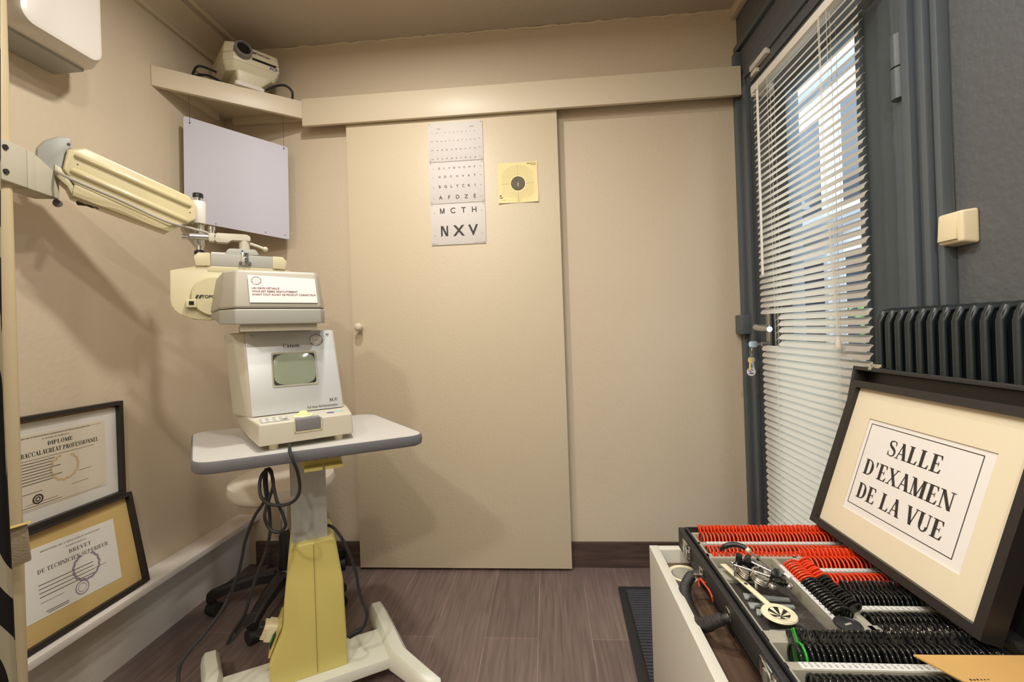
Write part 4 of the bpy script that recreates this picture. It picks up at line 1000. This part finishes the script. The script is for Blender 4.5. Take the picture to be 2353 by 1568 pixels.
Fh = frame((-.034, .1045 , .437), (1, 0, 0), (0, .0205, .11)); Fh = Fh @ T((0, 0, .0022))
q = MB(); q.prism([(-.091, -.040), (.083, -.040), (.079, .034), (-.094, .040)], 0, .0004, Fh); lab = q.build('notice_label', M_paper, ar)
q = MB(); Fh2 = Fh @ T((0, 0, .0005))
for k, s in enumerate(('UN DEVIS DÉTAILLÉ', 'VOUS EST REMIS GRATUITEMENT', 'AVANT TOUT ACHAT DE PRODUIT CORRECTEUR')): text(q, s, Fh2 @ T((-.085, -.001 - .0092 * k, 0)), .0053, 'L', .022, width=(.068, .116, .164)[k])
q.ring2d(.0118, .0122, Fh2 @ T((-.0735, .0235, 0)), 36); q.ring2d(.0066, .0069, Fh2 @ T((-.0735, .0235, 0)), 30)
text_arc(q, 'LE COLLECTIF', Fh2 @ T((-.0735, .0235, 0)), .0112, .003, PI / 2); text_arc(q, 'DES LUNETIERS', Fh2 @ T((-.0735, .0235, 0)), .0112, .003, -PI / 2, True)
for x in (-.002, .002): q.ring2d(.001, .0014, Fh2 @ T((-.0735 + x, .0235, .0)), 14)
q.build('label_print', M_inkr, lab)

# ================================================================== CORDS
c24 = lambda x, y: (380 + x / 2.42, 920 + y / 2.42)
def cord(name, label, pts, r, m=M_rubber, sub=6):
    q = MB(); q.tube([at_d(*c24(x, y), d) for x, y, d in pts], r, 8, sub=sub); return tag(q.build(name, m), label, 'cable')
cord('instrument_cable', 'black cable looping from under the instrument over the table edge to its coil', [(690, 248, 1.16), (694, 290, 1.125), (712, 340, 1.12), (735, 400, 1.13), (747, 470, 1.14), (742, 520, 1.14), (715, 560, 1.14), (670, 582, 1.14), (610, 584, 1.14), (560, 570, 1.14), (530, 530, 1.14), (524, 470, 1.15), (535, 420, 1.155), (560, 390, 1.165), (575, 385, 1.17)], .0042)
cord('coiled_cable', 'black cable tied in a coil under the table falling to the floor', [(575, 380, 1.19), (590, 400, 1.17), (600, 470, 1.17), (620, 560, 1.16), (655, 640, 1.16), (668, 700, 1.16), (640, 732, 1.16), (600, 730, 1.16), (570, 700, 1.16), (552, 650, 1.16), (560, 600, 1.165), (580, 540, 1.17), (600, 470, 1.18), (590, 410, 1.19), (565, 385, 1.19), (550, 430, 1.18), (555, 500, 1.18), (560, 540, 1.18), (540, 580, 1.18), (500, 640, 1.18), (465, 720, 1.18), (440, 800, 1.18), (425, 880, 1.18), (400, 980, 1.18), (355, 1090, 1.18), (300, 1190, 1.16), (210, 1310, 1.13), (130, 1400, 1.10), (85, 1470, 1.08), (72, 1540, 1.05), (75, 1620, 1.02)], .0042)
cord('plug_cable', 'black flex from the coil dropping to the cream plug', [(560, 380, 1.185), (562, 470, 1.185), (572, 560, 1.185), (582, 660, 1.185), (580, 750, 1.18), (555, 850, 1.18), (520, 940, 1.175), (490, 1030, 1.17), (465, 1110, 1.165), (440, 1190, 1.165), (395, 1260, 1.165), (360, 1320, 1.165), (347, 1355, 1.165), (375, 1330, 1.165), (410, 1290, 1.165), (440, 1250, 1.17), (470, 1218, 1.18), (500, 1210, 1.19)], .0042)
q = MB(); q.hexa([at_d(*c24(x, y), 1.165) for x, y in ((385, 1300), (400, 1250), (440, 1190), (510, 1180), (500, 1230), (450, 1260), (405, 1310))], [at_d(*c24(x, y), 1.185) for x, y in ((385, 1300), (400, 1250), (440, 1190), (510, 1180), (500, 1230), (450, 1260), (405, 1310))], .003); tag(q.build('angled_plug', M_black), 'black angled plug on the flex beside the cream adaptor', 'plug')
cord('base_cable', 'black cable curving from behind the column into the table base', [(905, 695, 1.36), (940, 715, 1.35), (985, 775, 1.34), (1030, 870, 1.34), (1060, 960, 1.34), (1075, 1050, 1.335), (1095, 1120, 1.33), (1120, 1180, 1.325), (1112, 1240, 1.32), (1090, 1275, 1.315), (1050, 1295, 1.31), (1010, 1315, 1.305)], .0045)
q = MB()
for k in range(6):
    a = Vector(at_d(*c24(1090 - k * 12, 1275 + k * 7), 1.315)); b = Vector(at_d(*c24(1090 - k * 12 - 8, 1275 + k * 7 + 5), 1.314)); q.cyl(a, b, .0075, seg=12)
tag(q.build('cable_strain_relief', M_rubber), 'ribbed black strain relief on the cable at the table base', 'plug')

# ================================================================== STOOL
so = thing('swivel_stool', 'cream round swivel stool on black castors behind the table', 'stool', (-1.095, 1.735, 0))
q = MB(); q.lathe([(0, .440), (.13, .438), (.178, .445), (.196, .462), (.20, .480), (.194, .502), (.17, .516), (.10, .522), (0, .523)], 44); q.build('seat', M_skin, so)
q = MB(); q.lathe([(0, .425), (.09, .425), (.09, .439), (0, .439)], 24); q.box((-.12, -.02, .41), (.0, .02, .424), .004); q.build('seat_plate', M_black, so)
q = MB(); q.cyl((0, 0, .20), (0, 0, .426), .014, seg=20); q.build('gas_lift', M_chrome, so)
q = MB(); q.lathe([(0, .10), (.024, .10), (.026, .14), (.022, .26), (.016, .285), (0, .285)], 24); q.build('lift_sleeve', M_black, so)
q = MB(); q.lathe([(0, .085), (.05, .085), (.055, .11), (.04, .135), (0, .135)], 24); q.build('hub', M_black, so)
for k in range(5):
    a = math.radians(205.5 + 72 * k); ca, sa = math.cos(a), math.sin(a)
    q = MB(); r_ = []
    for r, z, w_, h_ in ((.02, .112, .052, .044), (.10, .112, .046, .04), (.20, .098, .04, .034), (.262, .080, .036, .036), (.275, .074, .03, .03)):
        r_.append([(r * ca - sa * dx * w_, r * sa + ca * dx * w_, z + dz * h_) for dx, dz in ((-.5, -.5), (-.5, .25), (-.25, .5), (.25, .5), (.5, .25), (.5, -.5))])
    q.loft(r_, None, True); q.build('leg', M_black, so)
    q = MB(); X, Y = .252 * ca, .252 * sa; wa = a + .9
    q.cyl((X, Y, .045), (X, Y, .068), .007, seg=12)
    for s_ in (-1, 1): q.cyl((X - math.sin(wa) * .004 * s_, Y + math.cos(wa) * .004 * s_, .0225), (X - math.sin(wa) * .021 * s_, Y + math.cos(wa) * .021 * s_, .0225), .0225, seg=24)
    q.tube([(X - math.sin(wa) * .023, Y + math.cos(wa) * .023, .026), (X + math.sin(wa) * .023, Y - math.cos(wa) * .023, .026)], .0245, 20)
    q.build('castor', M_rubber, so)

# ================================================================== DOORMAT
q = MB(); mp_ = [(.262, 1.838), (.79, 1.838), (.79, 1.078), (.232, 1.078)]; q.prism(rpoly(mp_, .01, 2), .0, .005); dm = tag(q.build('doormat', M_rubber), 'dark grey ribbed doormat beside the white cabinet', 'mat')
q = MB(); q.prism([(.292, 1.806), (.76, 1.806), (.76, 1.09), (.27, 1.09)], .005, .009)
for k in range(49):
    y = 1.80 - k * .0145; q.box((.290 - k * .0004, y - .0045, .009), (.758, y + .0045, .0118))
q.build('pile', M_matting, dm)

# ================================================================== WHITE CABINET
CX0, CX1, CY0, CY1, CZ = .226, .74, .16, 1.055, .556
cb_ = thing('white_cabinet', 'white open topped cabinet with a dark wood inner shelf under the lens case', 'cabinet', (CX0, CY0, 0))
W_, D_ = CX1 - CX0, CY1 - CY0
q = MB(); q.box((0, 0, .004), (.0195, D_, CZ), .0012); q.build('side_panel', M_cab, cb_)
q = MB(); q.box((W_ - .0195, 0, .004), (W_, D_, CZ), .0012); q.build('side_panel', M_cab, cb_)
q = MB(); q.box((.0197, D_ - .0195, .004), (W_ - .0197, D_, CZ - .0006), .0012); q.build('back_panel', M_cab, cb_)
q = MB(); q.box((.0197, 0, .004), (W_ - .0197, .0195, CZ - .0006), .0012); q.build('front_panel', M_cab, cb_)
q = MB(); q.box((.0197, .0197, .505), (W_ - .0197, D_ - .0197, .525)); q.build('inner_shelf', M_wenge, cb_)
q = MB(); q.lathe([(.024, -.004), (.026, .001), (.031, .003), (.034, .0015), (.034, 0)], 40, T((.285 - CX0, .990 - CY0, .525))); gr = q.build('cable_grommet', M_ivory, cb_)
q = MB(); q.lathe([(0, -.03), (.0245, -.03), (.0245, .0005)], 32, T((.285 - CX0, .990 - CY0, .5262)) @ Matrix.Diagonal((1, 1, .02, 1))); q.build('grommet_cap', M_tray, gr)

# ================================================================== TRIAL LENS CASE
KX0, KX1, KY0, KY1, KB, KT = .293, .632, .520, 1.052, .5565, .600
kc = thing('lens_case', 'open black leatherette trial lens case with grey tray on the cabinet', 'case', (KX0, KY0, KB))
kw, kd, kh = KX1 - KX0, KY1 - KY0, KT - KB
q = MB(); tw = .011
q.box((0, 0, 0), (kw, kd, .004))
for a, b in (((0, 0, 0), (tw, kd, kh)), ((kw - tw, 0, 0), (kw, kd, kh)), ((tw, 0, 0), (kw - tw, tw, kh)), ((tw, kd - tw, 0), (kw - tw, kd, kh))): q.box(a, b, .0018)
q.build('case_base', M_leather, kc)
q = MB(); q.box((.012, .012, kh - .004), (.0165, kd - .012, kh + .006), .001); q.box((.0165, kd - .0165, kh - .004), (kw - .012, kd - .012, kh + .006), .001); q.build('inner_lip', M_black, kc)
# tray: floor plus ribs between slot rows (rows are cut as deep channels)
TZ = KT - .004 - KB       # tray surface height in case coordinates
rows_def = [           # y centre of disc, x0, x1, pitch, handle direction (dy,dz), colour
    (1.008, .331, .600, .0079, (.70, .71), 'red', 'first'),
    (.958, .326, .604, .0081, (-.82, .42), 'red', 'second'),
    (.903, .499, .606, .0080, (.70, .71), 'red', 'third'),
    (.853, .490, .606, .0079, (-.82, .42), 'red', 'fourth'),
    (.788, .499, .610, .0074, (.70, .71), 'black', 'fifth'),
    (.739, .495, .608, .0078, (-.82, .42), 'black', 'sixth'),
    (.660, .341, .612, .0081, (.70, .71), 'black', 'seventh'),
    (.607, .337, .600, .0083, (-.82, .42), 'black', 'eighth')]
q = MB()
x0, x1, y0, y1 = .0168, kw - tw - .0005, tw + .0005, kd - .0168
q.box((x0, y0, .004), (x1, y1, .0055))
def blockW(xa, xb, ya, yb, top=TZ, bev=.0025): q.box((xa - KX0, ya - KY0, .005), (xb - KX0, yb - KY0, top), bev)
wx0, wx1 = KX0 + x0, KX0 + x1
# cross ribs between rows (full width rows at back and front, right bank in the middle)
blockW(wx0, wx1, 1.026, KY1 - .0168); blockW(wx0, wx1, .978, .990); blockW(wx0, wx0 + .012, .925, 1.03); blockW(wx1 - .012, wx1, .55, 1.03)
blockW(wx0, wx1, .921, .941)
blockW(.478, wx1, .872, .885); blockW(.478, wx1, .806, .836); blockW(.478, wx1, .757, .770); blockW(.478, wx1, .70, .722)
blockW(.478, .490, .70, .93)
blockW(wx0, wx1, .679, .706); blockW(wx0, wx1, .626, .642); blockW(wx0, wx1, y0 + KY0, .588); blockW(wx0, wx0 + .010, .55, .93)
blockW(.437, .446, .70, .925); blockW(.436, .480, .700, .738)
tray = q.build('tray', M_tray, kc)
q = MB(); q.prism(rrect(.326 - KX0, .708 - KY0, .436 - KX0, .920 - KY0, .016, 6), .0055, .014); q.build('foam_pad', M_foam, kc)
q = MB(); q.prism(rrect(.326 - KX0, .876 - KY0, .436 - KX0, .920 - KY0, .016, 6), .014, .020); q.build('well_step', M_tray, kc)
# printed scales on the ribs
def scale(xa, xb, yc, items, hh=.011, vertical=True, step=None):
    q = MB(); q.box((xa - KX0, yc - hh / 2 - KY0, TZ - .0002), (xb - KX0, yc + hh / 2 - KY0, TZ + .0006)); lab = q.build('scale_strip', M_label, kc)
    q = MB()
    for i, s in enumerate(items):
        x = xa + .006 + i * step
        if x > xb - .004: break
        text(q, s, frame((x - KX0 - .002, yc + hh / 2 - .0015 - KY0, TZ + .0007), (.15, -1, 0), (1, .15, 0)), .0026, 'L', 0, width=min(.0082, .0022 * len(s)))
    q.build('scale_print', M_inkg, lab)
diop = ['0.12', '0.25', '0.50', '0.75', '1.00', '1.25', '1.50', '1.75', '2.00', '2.25', '2.50', '2.75', '3.00', '3.25', '3.50', '3.75', '4.00', '4.50', '5.00', '5.50', '6.00', '6.50', '7.00', '7.50', '8.00', '9.00', '10.0', '11.0', '12.0', '13.0', '14.0', '16.0', '18.0', '20.0']
scale(.334, .606, .634, diop, .0125, True, .0083)
scale(.334, .606, .984, diop, .0095, True, .0083); scale(.500, .610, .8785, diop, .010, True, .0083); scale(.500, .610, .7635, diop, .010, True, .0083)
q = MB(); q.box((.4372 - KX0, .715 - KY0, TZ - .0002), (.4455 - KX0, .895 - KY0, TZ + .0006)); lab = q.build('scale_strip', M_label, kc)
q = MB()
for i, s in enumerate(['1/2', '1', '2', '3', '4', '5', '6', '7', '8', '10']): text(q, s, frame((.4412 - KX0, .85 - i * .0135 - KY0, TZ + .0007), (1, 0, 0), (0, 1, 0)), .0045, 'C')
q.build('scale_print', M_inkg, lab)
# latches
for ly in (.985, .632):
    q = MB(); y = ly - KY0
    q.box((-.0035, y - .024, .010), (.0005, y + .024, .038), .001); q.box((-.0075, y - .016, .012), (-.003, y + .010, .042), .0015)
    q.cyl((-.0085, y - .018, .026), (-.0035, y - .018, .026), .004, seg=12); lt = q.build('latch', M_chrome, kc)
    q = MB(); q.box((-.0090, y - .006, .014), (-.0072, y + .002, .036)); q.build('latch_lever', M_alu, lt)
# carrying handle hanging on two chrome loops
q = MB(); hx = -.030
pts = [(-.006, .900 - KY0, .020), (-.020, .898 - KY0, .016), (-.037, .885 - KY0, .001), (-.043, .862 - KY0, -.010), (-.045, .826 - KY0, -.015), (-.043, .792 - KY0, -.010), (-.035, .772 - KY0, .003), (-.018, .762 - KY0, .018), (-.006, .760 - KY0, .022)]
q.tube(pts, [.007, .010, .0115, .012, .0125, .012, .0115, .010, .007], 14, sub=5); q.build('carry_handle', M_leather, kc)
for yy in (.893, .765):
    q = MB(); q.box((-.004, yy - .009 - KY0, .018), (.0005, yy + .009 - KY0, .034), .001); q.box((-.018, yy - .0055 - KY0, .016), (-.003, yy + .0055 - KY0, .023), .002); q.build('handle_loop', M_chrome, kc)
# lid standing open on the right, leaning back
lean = math.radians(12); lw = .360
up = Vector((math.sin(lean), 0, math.cos(lean))); out_ = Vector((-math.cos(lean), 0, math.sin(lean)))
FL = Matrix.Translation((KX1 + .022 - KX0, 0, KT - KB + .006)) @ Matrix((up, Vector((0, 1, 0)), out_)).transposed().to_4x4()    # local x: up the lid, y along it, z into the lid
kd2 = kd + .012
q = MB(); q.box((0, 0, -.004), (lw, kd2, 0), 0, FL)
for a, b in (((0, 0, 0), (.009, kd2, .030)), ((lw - .009, 0, 0), (lw, kd2, .030)), ((.009, 0, 0), (lw - .009, .009, .030)), ((.009, kd2 - .009, 0), (lw - .009, kd2, .030))): q.box(a, b, .0018, FL)
lid = q.build('lid', M_leather, kc)
q = MB(); q.box((.009, .009, 0), (lw - .009, kd2 - .009, .002), 0, FL); q.build('lid_lining', M_foam if False else M_black, lid)
for yy in (kd2 - .055, kd2 - .44):
    q = MB(); q.box((lw, yy - .022, .008), (lw + .003, yy + .022, .028), .001, FL); q.box((lw + .002, yy - .012, .012), (lw + .009, yy + .016, .018), .001, FL); q.box((lw - .006, yy - .006, .029), (lw + .003, yy + .004, .0325), .001, FL); q.build('lid_catch', M_chrome, lid)
for yy in (.08, .26, .44):
    q = MB(); q.cyl((kw + .004, yy, kh), (kw + .004, yy + .05, kh), .004, seg=10); q.box((kw - .004, yy, kh - .002), (kw + .030, yy + .05, kh + .004)); q.build('hinge', M_alu, kc)

# red string tied on the handle
A5 = lambda x, y, v=.262: at_x(1500 + x / 5.115, 1180 + y / 5.115, v)
q = MB(); q.tube([A5(555, 775), A5(590, 815), A5(640, 880), A5(690, 965), A5(708, 1040, .266)], .0012, 6, sub=4); q.tube([A5(575, 790, .260), A5(610, 840, .260), A5(660, 900, .260), A5(700, 985, .262)], .0011, 6, sub=4)
q.tube([A5(548, 860, .258), A5(540, 800, .258), A5(556, 765, .260), A5(600, 810, .262), A5(622, 818, .266)], .0012, 6, sub=4)
tag(q.build('red_string', M_red), 'red string knotted around the handle of the lens case', 'string')

# ---- trial lenses
def lens_meshes(col, hd_, square=False):
    """rim with tab and the glass, disc in the local y-z plane, tab along hd_"""
    q = MB(); R = Matrix(((0, 0, 1, 0), (1, 0, 0, 0), (0, 1, 0, 0), (0, 0, 0, 1)))
    ro_, ri = .0188, .0155
    q.loft([[(r * math.cos(2 * PI * k / 32), r * math.sin(2 * PI * k / 32), z) for k in range(32)] for r, z in ((ri, -.0011), (ro_ - .001, -.0018), (ro_, -.0009), (ro_, .0009), (ro_ - .001, .0018), (ri, .0011), (ri, -.0011))], R, True, False)
    a = math.atan2(hd_[1], hd_[0]); H = R @ Matrix.Rotation(a, 4, 'Z')
    st = [(.0172, -.0064), (.0272, -.0062)] + [(.0286 + .0062 * math.cos(t), .0062 * math.sin(t)) for t in [(-PI / 2 + PI * k / 8) for k in range(9)]] + [(.0272, .0062), (.0172, .0064)]
    ih = [(.0286 + .0030 * math.cos(2 * PI * k / 13), .0030 * math.sin(2 * PI * k / 13)) for k in range(13)]
    if square: st = [(.0172, -.0058), (.0345, -.0058), (.0345, .0058), (.0172, .0058)]
    q.prism(st, -.0013, .0013, H, .0006, 1)
    if not square:
        q.loft([[(.0286 + r * math.cos(2 * PI * k / 16), r * math.sin(2 * PI * k / 16), z) for k in range(16)] for r, z in ((.0060, -.0012), (.0054, -.0020), (.0036, -.0020), (.0030, -.0012))], H, True, False)
        q.loft([[(.0286 + r * math.cos(2 * PI * k / 16), r * math.sin(2 * PI * k / 16), z) for k in range(16)] for r, z in ((.0060, .0012), (.0054, .0020), (.0036, .0020), (.0030, .0012))], H, True, False)
    m = bpy.data.meshes.new('trial_lens'); q.bm.to_mesh(m); q.bm.free(); m.materials.append(col)
    g = MB(); g.lathe([(0, .0006), (.0155, .0005), (.0155, -.0005), (0, -.0006)], 24, R)
    mg = bpy.data.meshes.new('lens_glass'); g.bm.to_mesh(mg); g.bm.free(); mg.materials.append(M_lens)
    return m, mg
_lens = {}
def trial_lens(pos, rot, col, hd_, label, group, square=False):
    k = (col.name, hd_, square)
    if k not in _lens: _lens[k] = lens_meshes(col, hd_, square)
    m, mg = _lens[k]
    o = bpy.data.objects.new('trial_lens', m); COL.objects.link(o); o.matrix_world = Matrix.Translation(pos) @ rot
    tag(o, label, 'trial lens', group)
    g = bpy.data.objects.new('lens_glass', mg); COL.objects.link(g); g.parent = o
    return o
desc = {'first': 'red rimmed lens with raised tab in the row along the back of the case',
        'second': 'red rimmed lens with forward tab in the long second red row',
        'third': 'red rimmed lens with raised tab in the short row right of the trial frame',
        'fourth': 'red rimmed lens with forward tab in the short row nearest the black ones',
        'fifth': 'black rimmed lens with raised tab in the short row before the red ones',
        'sixth': 'black rimmed lens with forward tab in the short middle row',
        'seventh': 'black rimmed lens with raised tab in the long row behind the scale',
        'eighth': 'black rimmed lens with forward tab in the front row before the scale'}
for yc, xa, xb, pit, hd_, col, nm in rows_def:
    x = xa; i = 0
    cm = M_red if col == 'red' else M_bgloss
    while x <= xb:
        rot = Matrix.Rotation(random.uniform(.06, .13), 4, 'Y') @ Matrix.Rotation(random.uniform(-.05, .05), 4, 'Z') @ Matrix.Rotation(random.uniform(-.04, .04), 4, 'X')
        zz = KT - (.011 if hd_[0] > 0 else .0165) + random.uniform(-.0006, .0006)
        if nm == 'seventh' and i == 1:
            trial_lens((x, yc + .001, zz), rot, M_green, hd_, 'single green rimmed trial lens among the black ones of the long row', None, True)
        else:
            trial_lens((x, yc + random.uniform(-.0007, .0007), zz), rot, cm, hd_, desc[nm], 'trial lenses, %s row from the back' % nm)
        x += pit; i += 1
# prism lenses in the slanting stack: tab to the right
for i in range(20):
    y = .892 - i * .00755
    rot = Matrix.Rotation(PI / 2, 4, 'Z') @ Matrix.Rotation(random.uniform(-.05, .05), 4, 'X') @ Matrix.Rotation(-.22 + random.uniform(-.05, .05), 4, 'Y')
    red = i < 8
    trial_lens((.4615, y, KT - .0085), rot, M_red if red else M_bgloss, (-.74, .67), 'red rimmed prism lens in the stack behind the trial frame' if red else 'black rimmed prism lens in the stack beside the trial frame', 'red prism lenses stacked front to back' if red else 'black prism lenses stacked front to back')

# loose black disc, occluder paddle, gauges, bag
od = thing('loose_occluder_disc', 'flat black slotted disc lying loose behind the long black lens row', 'disc', (.452, .719, KT - .0035), 20)
q = MB(); q.lathe([(0, 0), (.0188, 0), (.0195, .0012), (.0188, .0026), (.0165, .0028), (.0155, .0018), (0, .0018)], 36); q.build('disc', M_black, od)
q = MB(); q.box((-.006, -.0018, .0018), (.006, .0018, .0022)); q.build('slot', M_tray, od)
pa = thing('occluder_paddle', 'ivory paddle with black windmill disc lying across the foam pad', 'paddle', (.3675, .755, .588), 0)
q = MB(); Rz = Matrix.Rotation(math.radians(101), 4, 'Z')
q.lathe([(0, 0), (.0255, 0), (.0268, .0015), (.0255, .0035), (.0225, .0040), (.018, .0034), (0, .0032)], 48); q.prism([(.022, -.005), (.155, -.0055), (.157, .0055), (.022, .005)], .0002, .003, Rz, .0006); q.build('paddle', M_ivory, pa)
q = MB()
ap = Vector((-.002, -.009))
for k in range(6):
    a0 = math.radians(10 + 60 * k); q.prism([tuple(ap)] + [(.0155 * math.cos(a0 + .52 * i / 4), .0155 * math.sin(a0 + .52 * i / 4)) for i in range(5)], .0034, .0038)
q.ring2d(.0155, .0160, T((0, 0, .0037)), 36)
q.build('windmill', M_black, pa)
q = MB(); q.ring2d(.002, .003, Rz @ T((.085, 0, .0034)), 16); q.poly([(.082, -.002, .0034), (.088, -.002, .0034), (.088, .002, .0034), (.082, .002, .0034)], Rz); q.build('print', M_inkb, pa)
def gauge(x, y, yaw, L, label, notch=True):
    o = thing('pupil_gauge', label, 'gauge', (x, y, .5715), yaw)
    if notch:
        out = [(0, -.007), (.010, -.007), (.014, -.002), (.020, .001), (.026, -.002), (.030, -.007), (L, -.007), (L, .006), (0, .006)]
        out = [(0, .010), (0, -.006), (.006, -.006)] + [(.017 + .011 * math.cos(a), -.006 + .010 * math.sin(a)) for a in [PI - PI * k / 8 for k in range(9)]] + [(.034, -.006), (.034, .0), (L, .004), (L, .012)]
    else: out = [(0, -.006), (L, -.006), (L, .006), (0, .006)]
    q = MB(); q.prism(out, 0, .0035, None, .0004); q.build('blade', M_gaug, o); return o
gauge(.343, .828, -12, .075, 'grey notched gauge nearest the trial frame on the foam pad')
gauge(.340, .800, -6, .075, 'grey notched gauge in the middle of the foam pad under the ivory paddle')
gauge(.344, .783, -22, .06, 'grey notched gauge just behind the ivory paddle disc')
gauge(.343, .732, 4, .056, 'straight grey gauge lying in front of the ivory paddle disc', False)
q = MB(); t = bmesh.new(); V = []
for j in range(7):
    V.append([t.verts.new((.345 + .095 * i / 12 + .004 * math.sin(j), .700 + .030 * j / 6 + .008 * (i / 12), KT + .0035 + .004 * math.sin(i * 1.1 + j * .7) * (1 if 0 < j < 6 else .4) + .004 * abs(math.sin(i * .6)))) for i in range(13)])
for a, b in zip(V, V[1:]):
    for i in range(12): f = t.faces.new((a[i], a[i + 1], b[i + 1], b[i])); f.smooth = True
q.add(t); tag(q.build('plastic_bag', M_poly), 'crumpled clear plastic bag on the tray behind the long black lens row', 'bag')

# ---- trial frame lying in the tray
def zt(px, py, z): return at_z(px, py, z)
a5 = lambda x, y: (1500 + x / 5.115, 1180 + y / 5.115)
tf = thing('trial_spectacles', 'black and chrome optician trial frame lying over the lens tray', 'trial glasses', (.385, .85, .60))
ivf = wm(tf).inverted()
L3 = lambda x, y, z: ivf @ zt(*a5(x, y), z)
q = MB(); q.tube([L3(805, 425, .618), L3(840, 395, .625), L3(900, 372, .63), L3(980, 370, .632), L3(1060, 395, .632), L3(1110, 425, .63)], [.0042, .0048, .005, .005, .0048, .004], 12, sub=5); q.build('temple_tip', M_black, tf)
q = MB(); q.tube([L3(1095, 415, .630), L3(1140, 450, .629)], [.0046, .004], 12); q.build('temple_sleeve', M_ivory, tf)
q = MB(); q.tube([L3(1130, 445, .629), L3(1250, 540, .625), L3(1420, 675, .62)], .0018, 10); q.cyl(L3(1240, 515, .629), L3(1240, 545, .622), .003); q.build('temple_rod', M_chrome, tf)
q = MB(); q.cyl(L3(1010, 600, .612), L3(1012, 490, .632), .0062, .0052, 16); q.build('nose_tower', M_black, tf)
def rimring(cx_, cy_, z, r, tl, nm):
    c0 = L3(cx_, cy_, z); q = MB(); R = T(c0) @ Matrix.Rotation(tl, 4, 'Y') @ Matrix.Rotation(.35, 4, 'X')
    for zz in (-.004, .0, .004):
        q.tube([R @ Vector((r * math.cos(2 * PI * k / 30), r * math.sin(2 * PI * k / 30), zz)) for k in range(31)], .0016, 6)
    q.build(nm, M_bgloss if nm == 'lens_rim' else M_chrome, tf)
rimring(1090, 665, .603, .0185, .25, 'lens_rim'); rimring(1275, 745, .603, .0185, .25, 'lens_rim')
rimring(1090, 665, .6075, .0165, .25, 'scale_ring'); rimring(1275, 745, .6075, .0165, .25, 'scale_ring')
q = MB(); q.cyl(L3(960, 610, .615), L3(1560, 800, .612), .0026, seg=12); q.cyl(L3(1150, 570, .62), L3(1400, 690, .618), .0022, seg=12); q.build('cross_bar', M_chrome, tf)
for (x, y, s_) in ((1130, 580, .0095), (1470, 760, .012)):
    c0 = L3(x, y, .614); q = MB(); q.box((-s_, -s_ * .8, -.007), (s_, s_ * .8, .007), .002, T(c0) @ Matrix.Rotation(-.5, 4, 'Z') @ Matrix.Rotation(.3, 4, 'Y')); q.box((-s_ * .5, -s_ * 1.2, -.003), (s_ * .4, s_ * 1.1, .0105), .001, T(c0) @ Matrix.Rotation(-.4, 4, 'Z')); q.build('temple_hinge', M_bgloss, tf)
for (x, y, r) in ((1405, 855, .0066), (1605, 855, .0066), (940, 585, .0055)):
    c0 = L3(x, y, .606); q = MB(); q.sphere(c0, r, 18, (1, 1, .8)); q.build('adjusting_knob', M_chrome, tf)
for (xa, ya, xb, yb) in ((1545, 715, 1615, 765), (1185, 690, 1245, 715), (1320, 690, 1380, 700)):
    q = MB(); q.cyl(L3(xa, ya, .613), L3(xb, yb, .61), .0036, seg=14); q.build('white_knob', M_whitep, tf)
for (x, y, y2) in ((970, 680, 745), (1215, 810, 885)):
    q = MB(); q.cyl(L3(x, y, .602), L3(x + 4, y2, .590), .0028, seg=10); q.build('clip_post', M_alu, tf)

# ---- cardboard sheet at the front right
q = MB(); cp = [at_z(2098, 1509, .6165), at_z(2130, 1510, .617), at_z(2500, 1512, .620), at_z(2520, 1660, .620), at_z(2270, 1600, .618), at_z(2180, 1552, .617)]
q.hexa([Vector(p) for p in cp], [Vector(p) + Vector((0, 0, .003)) for p in cp], .0004, 1); cs = tag(q.build('cardboard_sheet', M_card), 'torn brown cardboard sheet over the front right of the lens case', 'cardboard')
q = MB()
for k in range(16):
    p = at_z(2232 + k * 8, 1563 - .05 * k, .6212); q.box((p.x - .0012, p.y - .0005, p.z - .0010), (p.x + .0008, p.y + .0008 + random.uniform(0, .001), p.z)); 
q.build('handwriting', M_ink, cs)

# ---- framed room sign leaning on the lid
sgn_up = Vector((.318, 0, .948)).normalized(); sgn_rt = Vector((0, -1, 0)); Rs = Matrix((sgn_rt, sgn_up, sgn_rt.cross(sgn_up))).transposed()
SW, SH = .392, .330
def sign(o):
    q = MB(); q.box((-SW / 2 + .008, .008, .016), (SW / 2 - .008, SH - .008, .0175)); q.build('paper_backing', M_paper, o)
    q = MB(); x0, x1, y0, y1 = -SW / 2 + .008, SW / 2 - .008, .008, SH - .008; a0, a1, b0, b1 = -.130, .134, .063, .256
    for a, b in (((x0, y0, .0178), (a0, y1, .0198)), ((a1, y0, .0178), (x1, y1, .0198)), ((a0, y0, .0178), (a1, b0, .0198)), ((a0, b1, .0178), (a1, y1, .0198))): q.box(a, b)
    q.build('mat_board', M_mat, o)
    q = MB(); F = T((0, 0, .0176)); c0, c1, d0, d1 = -.122, .1145, .0775, .2475; w_ = .0014
    for p in ([(c0, d0), (c1, d0), (c1, d0 + w_), (c0, d0 + w_)], [(c0, d1 - w_), (c1, d1 - w_), (c1, d1), (c0, d1)], [(c0, d0), (c0 + w_, d0), (c0 + w_, d1), (c0, d1)], [(c1 - w_, d0), (c1, d0), (c1, d1), (c1 - w_, d1)]): q.poly([(x, y, .0003) for x, y in p], F)
    serif(q, 'SALLE', F @ T((-.005, .196, 0)), .031, width=.118); serif(q, "D'EXAMEN", F @ T((-.008, .145, 0)), .031, width=.198); serif(q, 'DE LA VUE', F @ T((-.008, .095, 0)), .031, width=.196)
    q.build('lettering', M_ink, o)
picture('framed_sign', 'black framed sign reading SALLE D\'EXAMEN DE LA VUE leaning on the lens case lid', (.609, .8475, .612), Rs, SW, SH, .0145, .030, None, sign, gl=False)
